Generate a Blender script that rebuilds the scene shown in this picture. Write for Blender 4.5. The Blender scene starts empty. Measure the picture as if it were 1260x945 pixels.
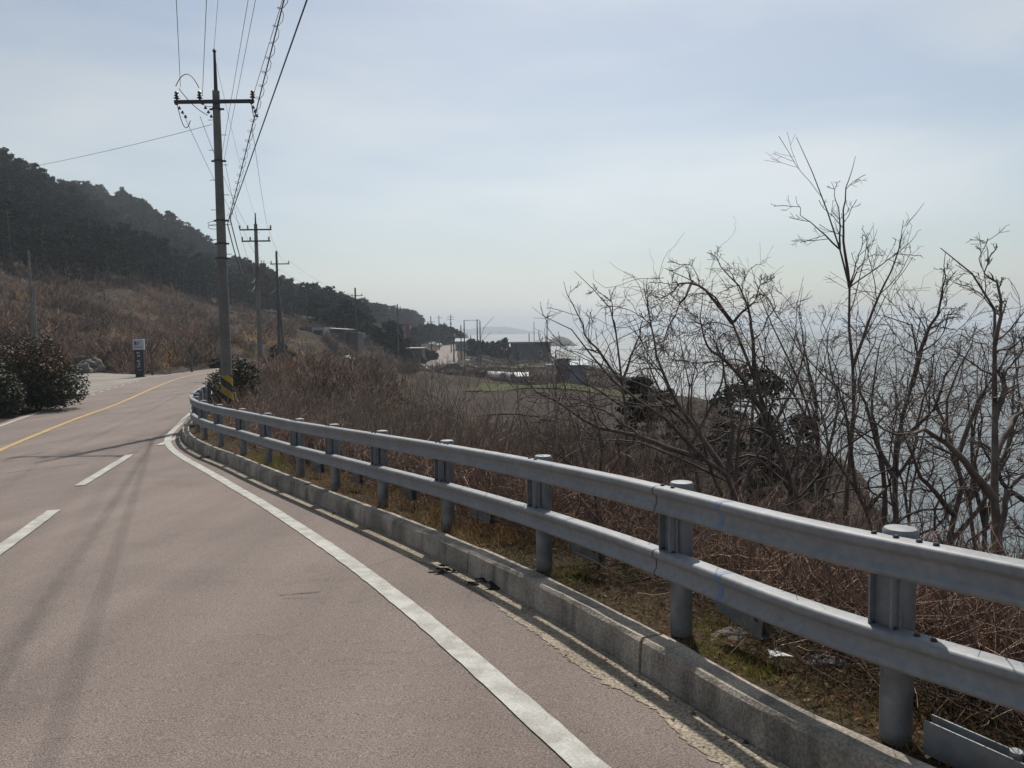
import bpy, math
import numpy as np
from mathutils import Vector, Matrix

# ------------------------------------------------------------------ camera, world, sun, exposure
S = bpy.context.scene
COL = S.collection
F = 950.0; PITCH = math.atan(65.5 / F); ROLL = math.radians(-0.7); CZ = 1.93
cam = bpy.data.cameras.new('camera'); camo = bpy.data.objects.new('camera', cam); COL.objects.link(camo)
cam.sensor_width = 36; cam.lens = F / 1260 * 36; cam.clip_start = 0.05; cam.clip_end = 30000
CR = Matrix.Rotation(math.pi / 2 - PITCH, 3, 'X') @ Matrix.Rotation(ROLL, 3, 'Z')
camo.matrix_world = Matrix.Translation((0, 0, CZ)) @ CR.to_4x4()
S.camera = camo

SUN_AZ = math.radians(6.0); SUN_EL = math.radians(53.0)
W = bpy.data.worlds.new('World'); S.world = W; W.use_nodes = True
nt = W.node_tree; nt.nodes.clear()
def N(t, typ, **kw):
    n = t.nodes.new(typ)
    for k, v in kw.items(): setattr(n, k, v)
    return n
wo = N(nt, 'ShaderNodeOutputWorld'); bg = N(nt, 'ShaderNodeBackground')
sky = N(nt, 'ShaderNodeTexSky', sky_type='NISHITA', sun_disc=False, sun_elevation=SUN_EL, sun_rotation=SUN_AZ,
        altitude=0, air_density=1.0, dust_density=1.6, ozone_density=1.5)
tc = N(nt, 'ShaderNodeTexCoord'); mp = N(nt, 'ShaderNodeMapping'); mp.inputs['Scale'].default_value = (1.0, 1.6, 4.5)
mp.inputs['Rotation'].default_value = (0.1, 0.35, 0.4)
cn = N(nt, 'ShaderNodeTexNoise'); cn.inputs['Scale'].default_value = 1.9; cn.inputs['Detail'].default_value = 7; cn.inputs['Roughness'].default_value = 0.45; cn.inputs['Distortion'].default_value = .2
cr = N(nt, 'ShaderNodeValToRGB'); cr.color_ramp.elements[0].position = 0.36; cr.color_ramp.elements[1].position = 0.72
cr.color_ramp.elements[0].color = (0.22, 0.22, 0.22, 1); cr.color_ramp.elements[1].color = (0.92, 0.92, 0.92, 1)
hs = N(nt, 'ShaderNodeHueSaturation'); hs.inputs['Saturation'].default_value = 0.16; hs.inputs['Value'].default_value = 1.0
mx = N(nt, 'ShaderNodeMix', data_type='RGBA')
L = nt.links.new
L(tc.outputs['Generated'], mp.inputs['Vector']); L(mp.outputs[0], cn.inputs['Vector']); L(cn.outputs['Fac'], cr.inputs['Fac'])
L(sky.outputs[0], hs.inputs['Color']); L(cr.outputs['Color'], mx.inputs['Factor'])
hs.inputs['Value'].default_value = 1.15
L(sky.outputs[0], mx.inputs[6]); L(hs.outputs[0], mx.inputs[7]); tm = N(nt, 'ShaderNodeMix', data_type='RGBA', blend_type='MULTIPLY'); tm.inputs['Factor'].default_value = 1; tm.inputs[7].default_value = (1.0, 1.03, 1.01, 1); L(mx.outputs[2], tm.inputs[6]); L(tm.outputs[2], bg.inputs['Color'])
L(bg.outputs[0], wo.inputs['Surface']); bg.inputs['Strength'].default_value = 0.088

sl = bpy.data.lights.new('sun', 'SUN'); so = bpy.data.objects.new('sun', sl); COL.objects.link(so)
sl.energy = 4.3; sl.angle = math.radians(0.9); sl.color = (1.0, 0.94, 0.85)
sd = Vector((math.sin(SUN_AZ) * math.cos(SUN_EL), math.cos(SUN_AZ) * math.cos(SUN_EL), math.sin(SUN_EL)))
so.rotation_euler = sd.to_track_quat('Z', 'Y').to_euler()
S.view_settings.view_transform = 'Standard'; S.view_settings.look = 'None'
S.view_settings.exposure = 0.03; S.view_settings.gamma = 1.0; S.view_settings.use_curve_mapping = False
S.render.engine = 'CYCLES'
S.cycles.max_bounces = 5; S.cycles.diffuse_bounces = 2; S.cycles.glossy_bounces = 2; S.cycles.volume_bounces = 0
S.cycles.sample_clamp_indirect = 3; S.cycles.caustics_reflective = False

rng = np.random.default_rng(7)
CRn = np.array(CR)
def ray(px, py):
    d = CRn @ np.array([(px - 630) / F, -(py - 472.5) / F, -1.0]); return d / d[1]
def at(px, py, Y):
    return np.array([0, 0, CZ]) + ray(px, py) * Y

# ------------------------------------------------------------------ materials
def rgba(c): return (c[0], c[1], c[2], 1)
MATS = {}
def mat(name, col, rough=0.8, metal=0.0, var=None, scale=3.0, bump=0.0, bscale=30.0, attr=False, detail=4, spec=0.5,
        speck=None, sscale=120.0, trans=0.0, coord='Object', lo=0.38, hi=0.62):
    m = bpy.data.materials.new(name); m.use_nodes = True; t = m.node_tree
    b = t.nodes['Principled BSDF']; b.inputs['Roughness'].default_value = rough; b.inputs['Metallic'].default_value = metal
    b.inputs['Base Color'].default_value = rgba(col); b.inputs['Specular IOR Level'].default_value = spec
    c = N(t, 'ShaderNodeTexCoord'); src = None
    if var is not None:
        n = N(t, 'ShaderNodeTexNoise'); n.inputs['Scale'].default_value = scale; n.inputs['Detail'].default_value = detail
        t.links.new(c.outputs[coord], n.inputs['Vector'])
        r = N(t, 'ShaderNodeValToRGB'); r.color_ramp.elements[0].position = lo; r.color_ramp.elements[1].position = hi
        r.color_ramp.elements[0].color = rgba(col); r.color_ramp.elements[1].color = rgba(var)
        t.links.new(n.outputs['Fac'], r.inputs['Fac']); src = r.outputs['Color']
    if speck is not None:
        n2 = N(t, 'ShaderNodeTexNoise'); n2.inputs['Scale'].default_value = sscale; n2.inputs['Detail'].default_value = 2
        t.links.new(c.outputs[coord], n2.inputs['Vector'])
        r2 = N(t, 'ShaderNodeValToRGB'); r2.color_ramp.elements[0].position = 0.35; r2.color_ramp.elements[1].position = 0.68
        r2.color_ramp.elements[0].color = (speck[0],) * 3 + (1,); r2.color_ramp.elements[1].color = (speck[1],) * 3 + (1,)
        t.links.new(n2.outputs['Fac'], r2.inputs['Fac'])
        mm = N(t, 'ShaderNodeMix', data_type='RGBA', blend_type='MULTIPLY'); mm.inputs['Factor'].default_value = 1
        if src: t.links.new(src, mm.inputs[6])
        else: mm.inputs[6].default_value = rgba(col)
        t.links.new(r2.outputs['Color'], mm.inputs[7]); src = mm.outputs[2]
    if attr:
        a = N(t, 'ShaderNodeAttribute', attribute_name='tint')
        mm = N(t, 'ShaderNodeMix', data_type='RGBA', blend_type='MULTIPLY'); mm.inputs['Factor'].default_value = 1
        if src: t.links.new(src, mm.inputs[6])
        else: mm.inputs[6].default_value = rgba(col)
        t.links.new(a.outputs['Color'], mm.inputs[7]); src = mm.outputs[2]
    if src: t.links.new(src, b.inputs['Base Color'])
    if bump:
        n3 = N(t, 'ShaderNodeTexNoise'); n3.inputs['Scale'].default_value = bscale; n3.inputs['Detail'].default_value = 3
        t.links.new(c.outputs[coord], n3.inputs['Vector'])
        bm_ = N(t, 'ShaderNodeBump'); bm_.inputs['Strength'].default_value = bump; bm_.inputs['Distance'].default_value = 0.02
        t.links.new(n3.outputs['Fac'], bm_.inputs['Height']); t.links.new(bm_.outputs[0], b.inputs['Normal'])
    if trans:
        tr = N(t, 'ShaderNodeBsdfTranslucent'); ms = N(t, 'ShaderNodeMixShader'); ms.inputs[0].default_value = trans
        out = t.nodes['Material Output']
        if src: t.links.new(src, tr.inputs['Color'])
        else: tr.inputs['Color'].default_value = rgba(col)
        t.links.new(b.outputs[0], ms.inputs[1]); t.links.new(tr.outputs[0], ms.inputs[2]); t.links.new(ms.outputs[0], out.inputs['Surface'])
    MATS[name] = m; return m

M_road = mat('asphalt', (.168, .133, .117), .88, var=(.200, .162, .143), scale=.35, speck=(.55, 1.55), sscale=120, bump=.5, bscale=110, detail=6, lo=.3, hi=.7)
t = M_road.node_tree; b_ = t.nodes['Principled BSDF']; src_ = b_.inputs['Base Color'].links[0].from_socket
for rot_, sc_, lo_, hi_, c0_, c1_ in ((.38, (1.5, .09, 1), .38, .64, .86, 1.06), (.9, (.5, .8, 1), .55, .70, 1.0, .88), (0, (2.5, 3.5, 1), .60, .72, 1.0, .90)):
    c_ = N(t, 'ShaderNodeTexCoord'); m_ = N(t, 'ShaderNodeMapping'); m_.inputs['Rotation'].default_value = (0, 0, -rot_); m_.inputs['Scale'].default_value = sc_; n_ = N(t, 'ShaderNodeTexNoise'); n_.inputs['Scale'].default_value = 1.0; n_.inputs['Detail'].default_value = 6
    t.links.new(c_.outputs['Object'], m_.inputs[0]); t.links.new(m_.outputs[0], n_.inputs['Vector']); r_ = N(t, 'ShaderNodeMapRange'); r_.inputs[1].default_value = lo_; r_.inputs[2].default_value = hi_; r_.inputs[3].default_value = c0_; r_.inputs[4].default_value = c1_
    t.links.new(n_.outputs['Fac'], r_.inputs[0]); x_ = N(t, 'ShaderNodeMix', data_type='RGBA', blend_type='MULTIPLY'); x_.inputs['Factor'].default_value = 1; t.links.new(src_, x_.inputs[6]); t.links.new(r_.outputs[0], x_.inputs[7]); src_ = x_.outputs[2]
t.links.new(src_, b_.inputs['Base Color'])
M_gutter = mat('gutter_concrete', (.34, .29, .225), .95, var=(.25, .21, .16), scale=2.5, speck=(.45, 1.35), sscale=60, bump=.5, bscale=70, detail=8)
M_kerb = mat('kerb_concrete', (.40, .35, .29), .92, var=(.19, .17, .145), scale=2.2, speck=(.7, 1.25), sscale=70, bump=.4, bscale=60, detail=8)
M_white = mat('white_paint', (.45, .45, .42), .75, var=(.32, .31, .285), scale=6, speck=(.8, 1.1), sscale=80, detail=8, bump=.2, bscale=90)
M_yellow = mat('yellow_paint', (.50, .31, .10), .75, var=(.36, .24, .11), scale=4, speck=(.8, 1.1), sscale=60)
M_apron = mat('apron_concrete', (.25, .225, .20), .9, var=(.19, .17, .15), scale=.5, speck=(.8, 1.2), sscale=30)
M_steel = mat('galvanised_steel', (.25, .262, .278), .60, .25, var=(.215, .225, .235), scale=3, bump=.06, bscale=40, detail=6, speck=(.9, 1.08), sscale=25)
M_steel2 = mat('weathered_steel', (.24, .26, .275), .55, .4, var=(.16, .165, .17), scale=8, bump=.08, bscale=50, detail=8)
M_bolt = mat('dark_bolt', (.05, .05, .055), .5, .6)
M_blue = mat('blue_paint', (.12, .18, .32), .6, var=(.19, .23, .30), scale=12)
M_pole = mat('pole_concrete', (.21, .20, .185), .9, var=(.15, .14, .13), scale=1.2, speck=(.85, 1.12), sscale=25)
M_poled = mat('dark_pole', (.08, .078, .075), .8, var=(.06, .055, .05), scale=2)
M_iron = mat('dark_iron', (.055, .058, .062), .6, .4)
M_ins = mat('insulator_glaze', (.05, .04, .038), .3)
M_wire = mat('wire_black', (.02, .02, .022), .6)
M_black = mat('black_paint', (.02, .02, .022), .6)
M_hazy = mat('hazard_yellow', (.45, .29, .03), .6, var=(.32, .21, .03), scale=7)
M_soil = mat('dry_ground', (.062, .047, .036), 1, spec=.08, var=(.040, .031, .025), scale=.22, speck=(.55, 1.45), sscale=1.6, bump=.5, bscale=5, detail=9)
M_verge = mat('verge_soil', (.06, .043, .03), 1, spec=.1, var=(.045, .038, .022), scale=1.4, speck=(.5, 1.4), sscale=30, bump=.6, bscale=25, detail=8)
M_twig = mat('twig_bark', (.195, .157, .130), .9, attr=True)
M_bark = mat('tree_bark', (.135, .110, .095), .9, var=(.075, .058, .05), scale=9, attr=True, detail=6)
M_grass = mat('grass_blades', (.32, .25, .14), .8, attr=True, trans=.3)
M_pineleaf = mat('pine_needles', (.020, .028, .021), .95, attr=True, spec=.04)
M_leaf = mat('glossy_leaves', (.055, .058, .036), .6, spec=.2, attr=True)
M_trunk = mat('pine_trunk', (.10, .075, .06), .95)

# ------------------------------------------------------------------ mesh helpers
def mesh_np(name, V, Fc, m=None, parent=None, tint=None, smooth=False):
    V = np.asarray(V, dtype=np.float32).reshape(-1, 3)
    me = bpy.data.meshes.new(name)
    if isinstance(Fc, np.ndarray):
        nf, k = Fc.shape
        me.vertices.add(len(V)); me.vertices.foreach_set('co', V.ravel())
        me.loops.add(nf * k); me.loops.foreach_set('vertex_index', Fc.astype(np.int32).ravel())
        me.polygons.add(nf); me.polygons.foreach_set('loop_start', np.arange(0, nf * k, k, dtype=np.int32))
        try: me.polygons.foreach_set('loop_total', np.full(nf, k, dtype=np.int32))
        except Exception: pass
        me.update(calc_edges=True)
    else:
        me.from_pydata([tuple(map(float, v)) for v in V], [], [tuple(int(i) for i in f) for f in Fc]); me.update()
    if tint is not None:
        a = me.attributes.new('tint', 'FLOAT_COLOR', 'POINT')
        t = np.ones((len(V), 4), dtype=np.float32); t[:, :3] = tint; a.data.foreach_set('color', t.ravel())
    if smooth: me.polygons.foreach_set('use_smooth', np.ones(len(me.polygons), dtype=bool))
    if m: me.materials.append(m)
    o = bpy.data.objects.new(name, me); COL.objects.link(o)
    if parent: o.parent = parent
    return o
def tag(o, label=None, cat=None, group=None, kind=None):
    if label: o['label'] = label
    if cat: o['category'] = cat
    if group: o['group'] = group
    if kind: o['kind'] = kind
    return o
def empty(name, loc, rz=0, label=None, cat=None, group=None):
    o = bpy.data.objects.new(name, None); COL.objects.link(o); o.location = tuple(float(v) for v in loc); o.rotation_euler = (0, 0, rz)
    o.empty_display_size = .2
    return tag(o, label, cat, group)
KIDS = {}
def copy_tree(o, parent=None):
    c = o.copy(); COL.objects.link(c)
    if parent: c.parent = parent
    for ch in list(o.children): copy_tree(ch, c)
    return c
def structure(o): o['kind'] = 'structure'; return o

class MB:
    def __init__(s): s.v = []; s.f = []
    def add(s, V, Fc):
        n = len(s.v); s.v += [tuple(map(float, v)) for v in V]; s.f += [tuple(int(i) + n for i in f) for f in Fc]; return s
    def box(s, c, size, rz=0, bev=0, M=None):
        hx, hy, hz = size[0] / 2, size[1] / 2, size[2] / 2
        b = min(bev, hx * .9, hy * .9, hz * .9)
        if b > 0:
            pts = []; 
            for z, k in ((-hz, b), (-hz + b, 0), (hz - b, 0), (hz, b)):
                for x, y in ((hx - b, hy), (hx, hy - b), (hx, -hy + b), (hx - b, -hy), (-hx + b, -hy), (-hx, -hy + b), (-hx, hy - b), (-hx + b, hy)):
                    pts.append((x - math.copysign(k, x), y - math.copysign(k, y), z))
            fs = [tuple(range(7, -1, -1))[::-1], tuple(range(24, 32))[::-1]]
            for l in range(3):
                for i in range(8): fs.append((l * 8 + i, l * 8 + (i + 1) % 8, l * 8 + 8 + (i + 1) % 8, l * 8 + 8 + i)[::-1])
        else:
            pts = [(x, y, z) for z in (-hz, hz) for x, y in ((-hx, -hy), (hx, -hy), (hx, hy), (-hx, hy))]
            fs = [(3, 2, 1, 0), (4, 5, 6, 7), (0, 1, 5, 4), (1, 2, 6, 5), (2, 3, 7, 6), (3, 0, 4, 7)]
        c_, s_ = math.cos(rz), math.sin(rz)
        P = [(c[0] + x * c_ - y * s_, c[1] + x * s_ + y * c_, c[2] + z) for x, y, z in pts]
        if M is not None: P = [tuple(M @ Vector(p)) for p in P]
        return s.add(P, fs)
    def tube(s, pts, rads, n=8, caps=True):
        pts = [Vector(tuple(map(float, p))) for p in pts]
        if not hasattr(rads, '__len__'): rads = [rads] * len(pts)
        V = []; up = Vector((0, 0, 1))
        t0 = (pts[1] - pts[0]).normalized()
        a = t0.orthogonal().normalized()
        for i, p in enumerate(pts):
            t = (pts[min(i + 1, len(pts) - 1)] - pts[max(i - 1, 0)]).normalized()
            a = (a - t * a.dot(t)).normalized(); b = t.cross(a)
            for k in range(n):
                w = 2 * math.pi * k / n
                V.append(p + (a * math.cos(w) + b * math.sin(w)) * rads[i])
        Fc = [(i * n + k, i * n + (k + 1) % n, (i + 1) * n + (k + 1) % n, (i + 1) * n + k) for i in range(len(pts) - 1) for k in range(n)]
        if caps: Fc += [tuple(range(n))[::-1], tuple(range((len(pts) - 1) * n, len(pts) * n))]
        return s.add(V, Fc)
    def lathe(s, c, prof, n=16):
        V = [(c[0] + r * math.cos(2 * math.pi * k / n), c[1] + r * math.sin(2 * math.pi * k / n), c[2] + z) for r, z in prof for k in range(n)]
        Fc = [(i * n + k, i * n + (k + 1) % n, (i + 1) * n + (k + 1) % n, (i + 1) * n + k) for i in range(len(prof) - 1) for k in range(n)]
        Fc += [tuple(range(n))[::-1], tuple(range((len(prof) - 1) * n, len(prof) * n))]
        return s.add(V, Fc)
    def prism(s, pts, z0, z1):
        n = len(pts); V = [(x, y, z0) for x, y in pts] + [(x, y, z1) for x, y in pts]
        Fc = [tuple(range(n))[::-1], tuple(range(n, 2 * n))] + [(i, (i + 1) % n, n + (i + 1) % n, n + i) for i in range(n)]
        return s.add(V, Fc)
    def build(s, name, m, parent=None, smooth=False):
        o = mesh_np(name, s.v, s.f, m, parent)
        if smooth:
            o.data.polygons.foreach_set('use_smooth', np.ones(len(o.data.polygons), dtype=bool))
            try: o.data.set_sharp_from_angle(angle=math.radians(40))
            except Exception: pass
        return o

def catmull(P, n=8):
    P = np.array(P, float); Q = np.vstack([2 * P[0] - P[1], P, 2 * P[-1] - P[-2]]); out = []
    for i in range(1, len(Q) - 2):
        for t in np.linspace(0, 1, n, endpoint=False):
            a, b, c, d = Q[i - 1], Q[i], Q[i + 1], Q[i + 2]
            out.append(.5 * ((2 * b) + (-a + c) * t + (2 * a - 5 * b + 4 * c - d) * t * t + (-a + 3 * b - 3 * c + d) * t ** 3))
    out.append(P[-1]); return np.array(out)
def resample(P, n=None, step=None, ts=None):
    P = np.asarray(P, float); s = np.r_[0, np.cumsum(np.linalg.norm(np.diff(P, axis=0), axis=1))]
    if ts is None:
        if n is None: n = max(2, int(s[-1] / step) + 1)
        ts = np.linspace(0, s[-1], n)
    return np.stack([np.interp(ts, s, P[:, k]) for k in range(P.shape[1])], 1)
def length(P): return float(np.linalg.norm(np.diff(P, axis=0), axis=1).sum())
def offset(P, d):      # + = to the left of travel
    T = np.gradient(P, axis=0); T /= np.linalg.norm(T, axis=1)[:, None] + 1e-9
    return P + np.stack([-T[:, 1], T[:, 0]], 1) * d
def dist_poly(x, y, P):   # signed distance, + = left of travel direction
    x = np.asarray(x, float); y = np.asarray(y, float); best = np.full(x.shape, 1e9); sg = np.ones(x.shape)
    for a, b in zip(P[:-1], P[1:]):
        d = b - a; L2 = d @ d + 1e-12
        t = np.clip(((x - a[0]) * d[0] + (y - a[1]) * d[1]) / L2, 0, 1)
        dx = x - a[0] - t * d[0]; dy = y - a[1] - t * d[1]; q = np.hypot(dx, dy)
        m = q < best; best = np.where(m, q, best); sg = np.where(m, np.sign(d[0] * dy - d[1] * dx), sg)
    return best * sg
def sstep(a, b, x): t = np.clip((x - a) / (b - a), 0, 1); return t * t * (3 - 2 * t)

# ------------------------------------------------------------------ plan of the place
YZ = np.array([(-40, .6), (-20, .3), (0, .06), (3, 0), (5, -.09), (7, -.21), (9, -.33), (12, -.50), (16, -.66), (22, -.80), (30, -.93), (45, -1.08),
               (60, -1.17), (90, -1.6), (120, -3.2), (150, -4.7), (185, -5.35), (240, -5.0), (350, -3.0), (500, -2)])
def Zr(y): return np.interp(y, YZ[:, 0], YZ[:, 1])
POSTS = np.array([(1.66, 3.27), (1.02, 4.62), (.25, 6.22), (-.67, 7.88), (-1.61, 9.43), (-2.52, 10.88), (-3.43, 12.32), (-4.42, 13.85), (-5.4, 15.38),
                  (-6.42, 16.88), (-7.38, 18.4), (-8.2, 20.0), (-8.9, 21.7), (-9.5, 23.45), (-10.05, 25.2), (-10.6, 26.95)])
RAILP = catmull(np.vstack([[(6.2, -1.6), (4.2, .35), (2.75, 1.9)], POSTS]), 6)
KERB = np.vstack([[(9.5, -6.2)], offset(RAILP, .385)])      # travelling away from the camera, + offset = road side
KERB = np.vstack([KERB, [(-11.9, 30)]])
RIGHT = np.vstack([resample(KERB[:-1], step=.4), catmull([(-11.7, 29), (-13.2, 33), (-17.2, 45), (-20.6, 57), (-22.3, 68), (-23, 85), (-21.5, 105), (-18, 130), (-14.5, 155), (-13, 185), (-17, 240), (-23, 350)], 6)])
LEFT = catmull([(1.0, -30), (-4.0, -12), (-8.2, 2), (-12.0, 13), (-17.0, 26), (-20.9, 37.4), (-25, 50.5), (-28.0, 66), (-29.3, 85), (-28, 105), (-24.5, 130), (-21, 155), (-20, 185), (-24, 240), (-30, 350)], 6)

TU = np.array([-300, 0, 100, 160, 220, 300, 400, 450, 500, 560, 630, 700, 850, 1000, 1150, 1300, 1700], float)
TD = np.array([20, 30, 45, 60, 80, 100, 130, 170, 220, 300, 350, 450, 550, 900, 3000], float)
TZ = np.array([
 [-.5, 0, 2, 4, 8, 12, 20, 36, 50, 52, 50, 48, 40, 20, 20],
 [-.8, -.9, -.3, .8, 3, 7, 13.5, 30, 47, 50, 50, 50, 40, 20, 20],
 [-.8, -.9, -1.0, -.6, 1.5, 5, 9.5, 20, 33, 50, 62, 62, 50, 30, 20],
 [-.8, -.9, -1.05, -1, .6, 3, 8, 15, 19, 40, 57, 60, 50, 30, 20],
 [-.8, -.9, -1.05, -1.15, -.4, 1.5, 5, 9, 14, 33, 47, 50, 45, 30, 10],
 [-.8, -1.2, -1.3, -1.4, -1.0, .3, 3, 6, 9, 20, 26, 30, 30, 20, 0],
 [-1.6, -2, -1.9, -1.9, -1.8, -.8, .9, 2.0, 4, 8, 10, 12, 20, 15, -10],
 [-1.8, -2.5, -2.8, -3.0, -3.0, -2.6, -1.6, -1.0, 0, 3, 6, 9, 13, 10, -14],
 [-1.9, -2.8, -3.7, -4.3, -4.3, -4.2, -4.1, -3.8, -3.0, -1.5, 0, 4, 8, 5, -14],
 [-2.1, -3.0, -4.0, -4.6, -4.9, -5, -5.2, -5.5, -5.3, -4.2, -3.5, -4, -8, -14, -14],
 [-2.2, -3.3, -4.2, -4.6, -5, -5.5, -6, -6.3, -6.8, -7, -8, -10, -14, -15, -15],
 [-2.3, -3.5, -4.4, -4.8, -5.1, -5.6, -6.1, -6.6, -8, -14, -15, -15, -15, -15, -15],
 [-2.6, -4.2, -5.3, -6, -6.2, -7.2, -10, -15, -15, -15, -15, -15, -15, -15, -15],
 [-2.8, -4.7, -6.3, -7.5, -11.5, -15, -15, -15, -15, -15, -15, -15, -15, -15, -15],
 [-3.4, -6.5, -11.5, -15, -15, -15, -15, -15, -15, -15, -15, -15, -15, -15, -15],
 [-4.5, -9, -15, -15, -15, -15, -15, -15, -15, -15, -15, -15, -15, -15, -15],
 [-6, -12, -15, -15, -15, -15, -15, -15, -15, -15, -15, -15, -15, -15, -15]]).T
def ztab(x, y):
    yy = np.maximum(y, 5.0); u = np.clip(630 + F * x / yy, TU[0], TU[-1] - .01)
    ld = np.log(np.clip(yy, TD[0], TD[-1] - 1)); lD = np.log(TD)
    i = np.clip(np.searchsorted(lD, ld, side='right') - 1, 0, len(TD) - 2); j = np.clip(np.searchsorted(TU, u, side='right') - 1, 0, len(TU) - 2)
    a = (ld - lD[i]) / (lD[i + 1] - lD[i]); b = (u - TU[j]) / (TU[j + 1] - TU[j]); b = b * b * (3 - 2 * b) * .5 + b * .5
    return (TZ[i, j] * (1 - a) + TZ[i + 1, j] * a) * (1 - b) + (TZ[i, j + 1] * (1 - a) + TZ[i + 1, j + 1] * a) * b
def vnoise(x, y, s, seed=0):
    v = 0
    r = np.random.default_rng(seed)
    for k in range(6):
        a = r.uniform(0, 6.28); f = s * (1.6 ** (k % 3)) * r.uniform(.7, 1.3); p = r.uniform(0, 6.28)
        v = v + np.sin((x * math.cos(a) + y * math.sin(a)) * f + p + 1.3 * np.sin((x * math.sin(a) - y * math.cos(a)) * f * .7 + p * 2))
    return v / 6
RC = resample(RIGHT, step=1.2); LC = resample(LEFT, step=3.0)
APA = resample(LEFT[(LEFT[:, 1] > 38.5) & (LEFT[:, 1] < 61)], n=60)
APB = resample(catmull([(-22.5, 38.4), (-26, 40.5), (-33, 48), (-41, 58), (-42.5, 66), (-37.5, 68), (-33, 64), (-28.6, 60.5)], 8), n=60)
APOLY = np.vstack([APA, APB[::-1], APA[:1]])
def in_apron(x, y):
    c = np.zeros(np.shape(x), bool)
    for a, b in zip(APOLY[:-1], APOLY[1:]):
        if a[1] == b[1]: continue
        k = ((a[1] > y) != (b[1] > y)) & (x < (b[0] - a[0]) * (y - a[1]) / (b[1] - a[1]) + a[0]); c = c ^ k
    return np.where(c, 0., np.abs(dist_poly(x, y, APOLY)))
def zt(x, y):
    x = np.asarray(x, float); y = np.asarray(y, float)
    dr = -dist_poly(x, y, RC); dl = dist_poly(x, y, LC)     # + = outside the road
    bank = np.interp(dr, [-1, .9, 2, 5, 10, 20, 35, 60], [0, .04, .35, 1.35, 3.3, 7.5, 13.5, 16])
    zn = Zr(y) + .12 - bank
    zl = Zr(y) - .03 + np.clip(dl, 0, 30) * .02
    zn = np.where(dl > dr, zl, zn)
    w = sstep(17, 36, y)
    z = zn * (1 - w) + ztab(x, y) * w
    d = np.maximum(dr, dl)
    amp = sstep(1.5, 9, d) * np.clip(.12 + .012 * np.abs(y), 0, 1.6)
    z = z + vnoise(x, y, .09, 3) * amp + vnoise(x, y, .35, 5) * amp * .35
    flat = Zr(y) - .07
    c = sstep(.05, .35, d) * (y < 34) + sstep(0, 4, d) * (y >= 34)
    c = c * sstep(0, 4, in_apron(x, y))
    return flat * (1 - c) + z * c
def zone(x, y):
    """distance outside the carriageway"""
    return np.maximum(-dist_poly(x, y, RC), dist_poly(x, y, LC))

# ------------------------------------------------------------------ ground, sea, road
def axis(parts): return np.unique(np.concatenate([np.linspace(a, b, n) for a, b, n in parts]))
gx = axis([(-1500, -500, 14), (-500, -150, 60), (-150, -40, 60), (-40, -14, 60), (-14, 14, 100), (14, 60, 50), (60, 200, 45), (200, 600, 25), (600, 1500, 8)])
gy = axis([(-60, 0, 40), (0, 30, 120), (30, 100, 110), (100, 250, 90), (250, 600, 80), (600, 1500, 20)])
GX, GY = np.meshgrid(gx, gy); gz = zt(GX.ravel(), GY.ravel())
V = np.stack([GX.ravel(), GY.ravel(), gz], 1); nx, ny = len(gx), len(gy)
idx = np.arange(nx * ny).reshape(ny, nx)
Fq = np.stack([idx[:-1, :-1].ravel(), idx[:-1, 1:].ravel(), idx[1:, 1:].ravel(), idx[1:, :-1].ravel()], 1)
structure(mesh_np('ground', V, Fq, M_soil, smooth=True))

M_sea = mat('sea_water', (.075, .100, .115), .42, spec=.5)
t = M_sea.node_tree; b = t.nodes['Principled BSDF']; c = N(t, 'ShaderNodeTexCoord')
mpp = N(t, 'ShaderNodeMapping'); mpp.inputs['Scale'].default_value = (.25, .9, 1); t.links.new(c.outputs['Object'], mpp.inputs['Vector'])
n1 = N(t, 'ShaderNodeTexNoise'); n1.inputs['Scale'].default_value = .35; n1.inputs['Detail'].default_value = 6; t.links.new(mpp.outputs[0], n1.inputs['Vector'])
bb = N(t, 'ShaderNodeBump'); bb.inputs['Strength'].default_value = 1.0; bb.inputs['Distance'].default_value = 1.2
n2 = N(t, 'ShaderNodeTexNoise'); n2.inputs['Scale'].default_value = .012; n2.inputs['Detail'].default_value = 5; t.links.new(mpp.outputs[0], n2.inputs['Vector']); mr = N(t, 'ShaderNodeMapRange'); mr.inputs[1].default_value = .35; mr.inputs[2].default_value = .65; mr.inputs[3].default_value = .30; mr.inputs[4].default_value = .55; t.links.new(n2.outputs['Fac'], mr.inputs[0]); t.links.new(mr.outputs[0], b.inputs['Roughness'])
t.links.new(n1.outputs['Fac'], bb.inputs['Height']); t.links.new(bb.outputs[0], b.inputs['Normal'])
SEA = -12.0
ys = np.array([20, 60, 200, 600, 1500, 4000, 9000.]); xs = np.array([-7000, -2500, -800, -200, 0, 200, 800, 2500, 7000.])
V = np.array([(x, y, SEA) for y in ys for x in xs]); ii = np.arange(len(V)).reshape(len(ys), len(xs))
structure(mesh_np('sea', V, np.stack([ii[:-1, :-1].ravel(), ii[:-1, 1:].ravel(), ii[1:, 1:].ravel(), ii[1:, :-1].ravel()], 1), M_sea))

def strip(name, A, B, dz, m, across=1, zf=None, n=None):
    zf = zf or Zr; K = across + 1; V = []
    for k in range(K):
        P = A * (1 - k / across) + B * (k / across); V.append(np.stack([P[:, 0], P[:, 1], zf(P[:, 1]) + dz], 1))
    V = np.stack(V, 1); n = len(A); ii = np.arange(n * K).reshape(n, K)
    return mesh_np(name, V.reshape(-1, 3), np.stack([ii[:-1, :-1].ravel(), ii[:-1, 1:].ravel(), ii[1:, 1:].ravel(), ii[1:, :-1].ravel()], 1), m)
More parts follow.
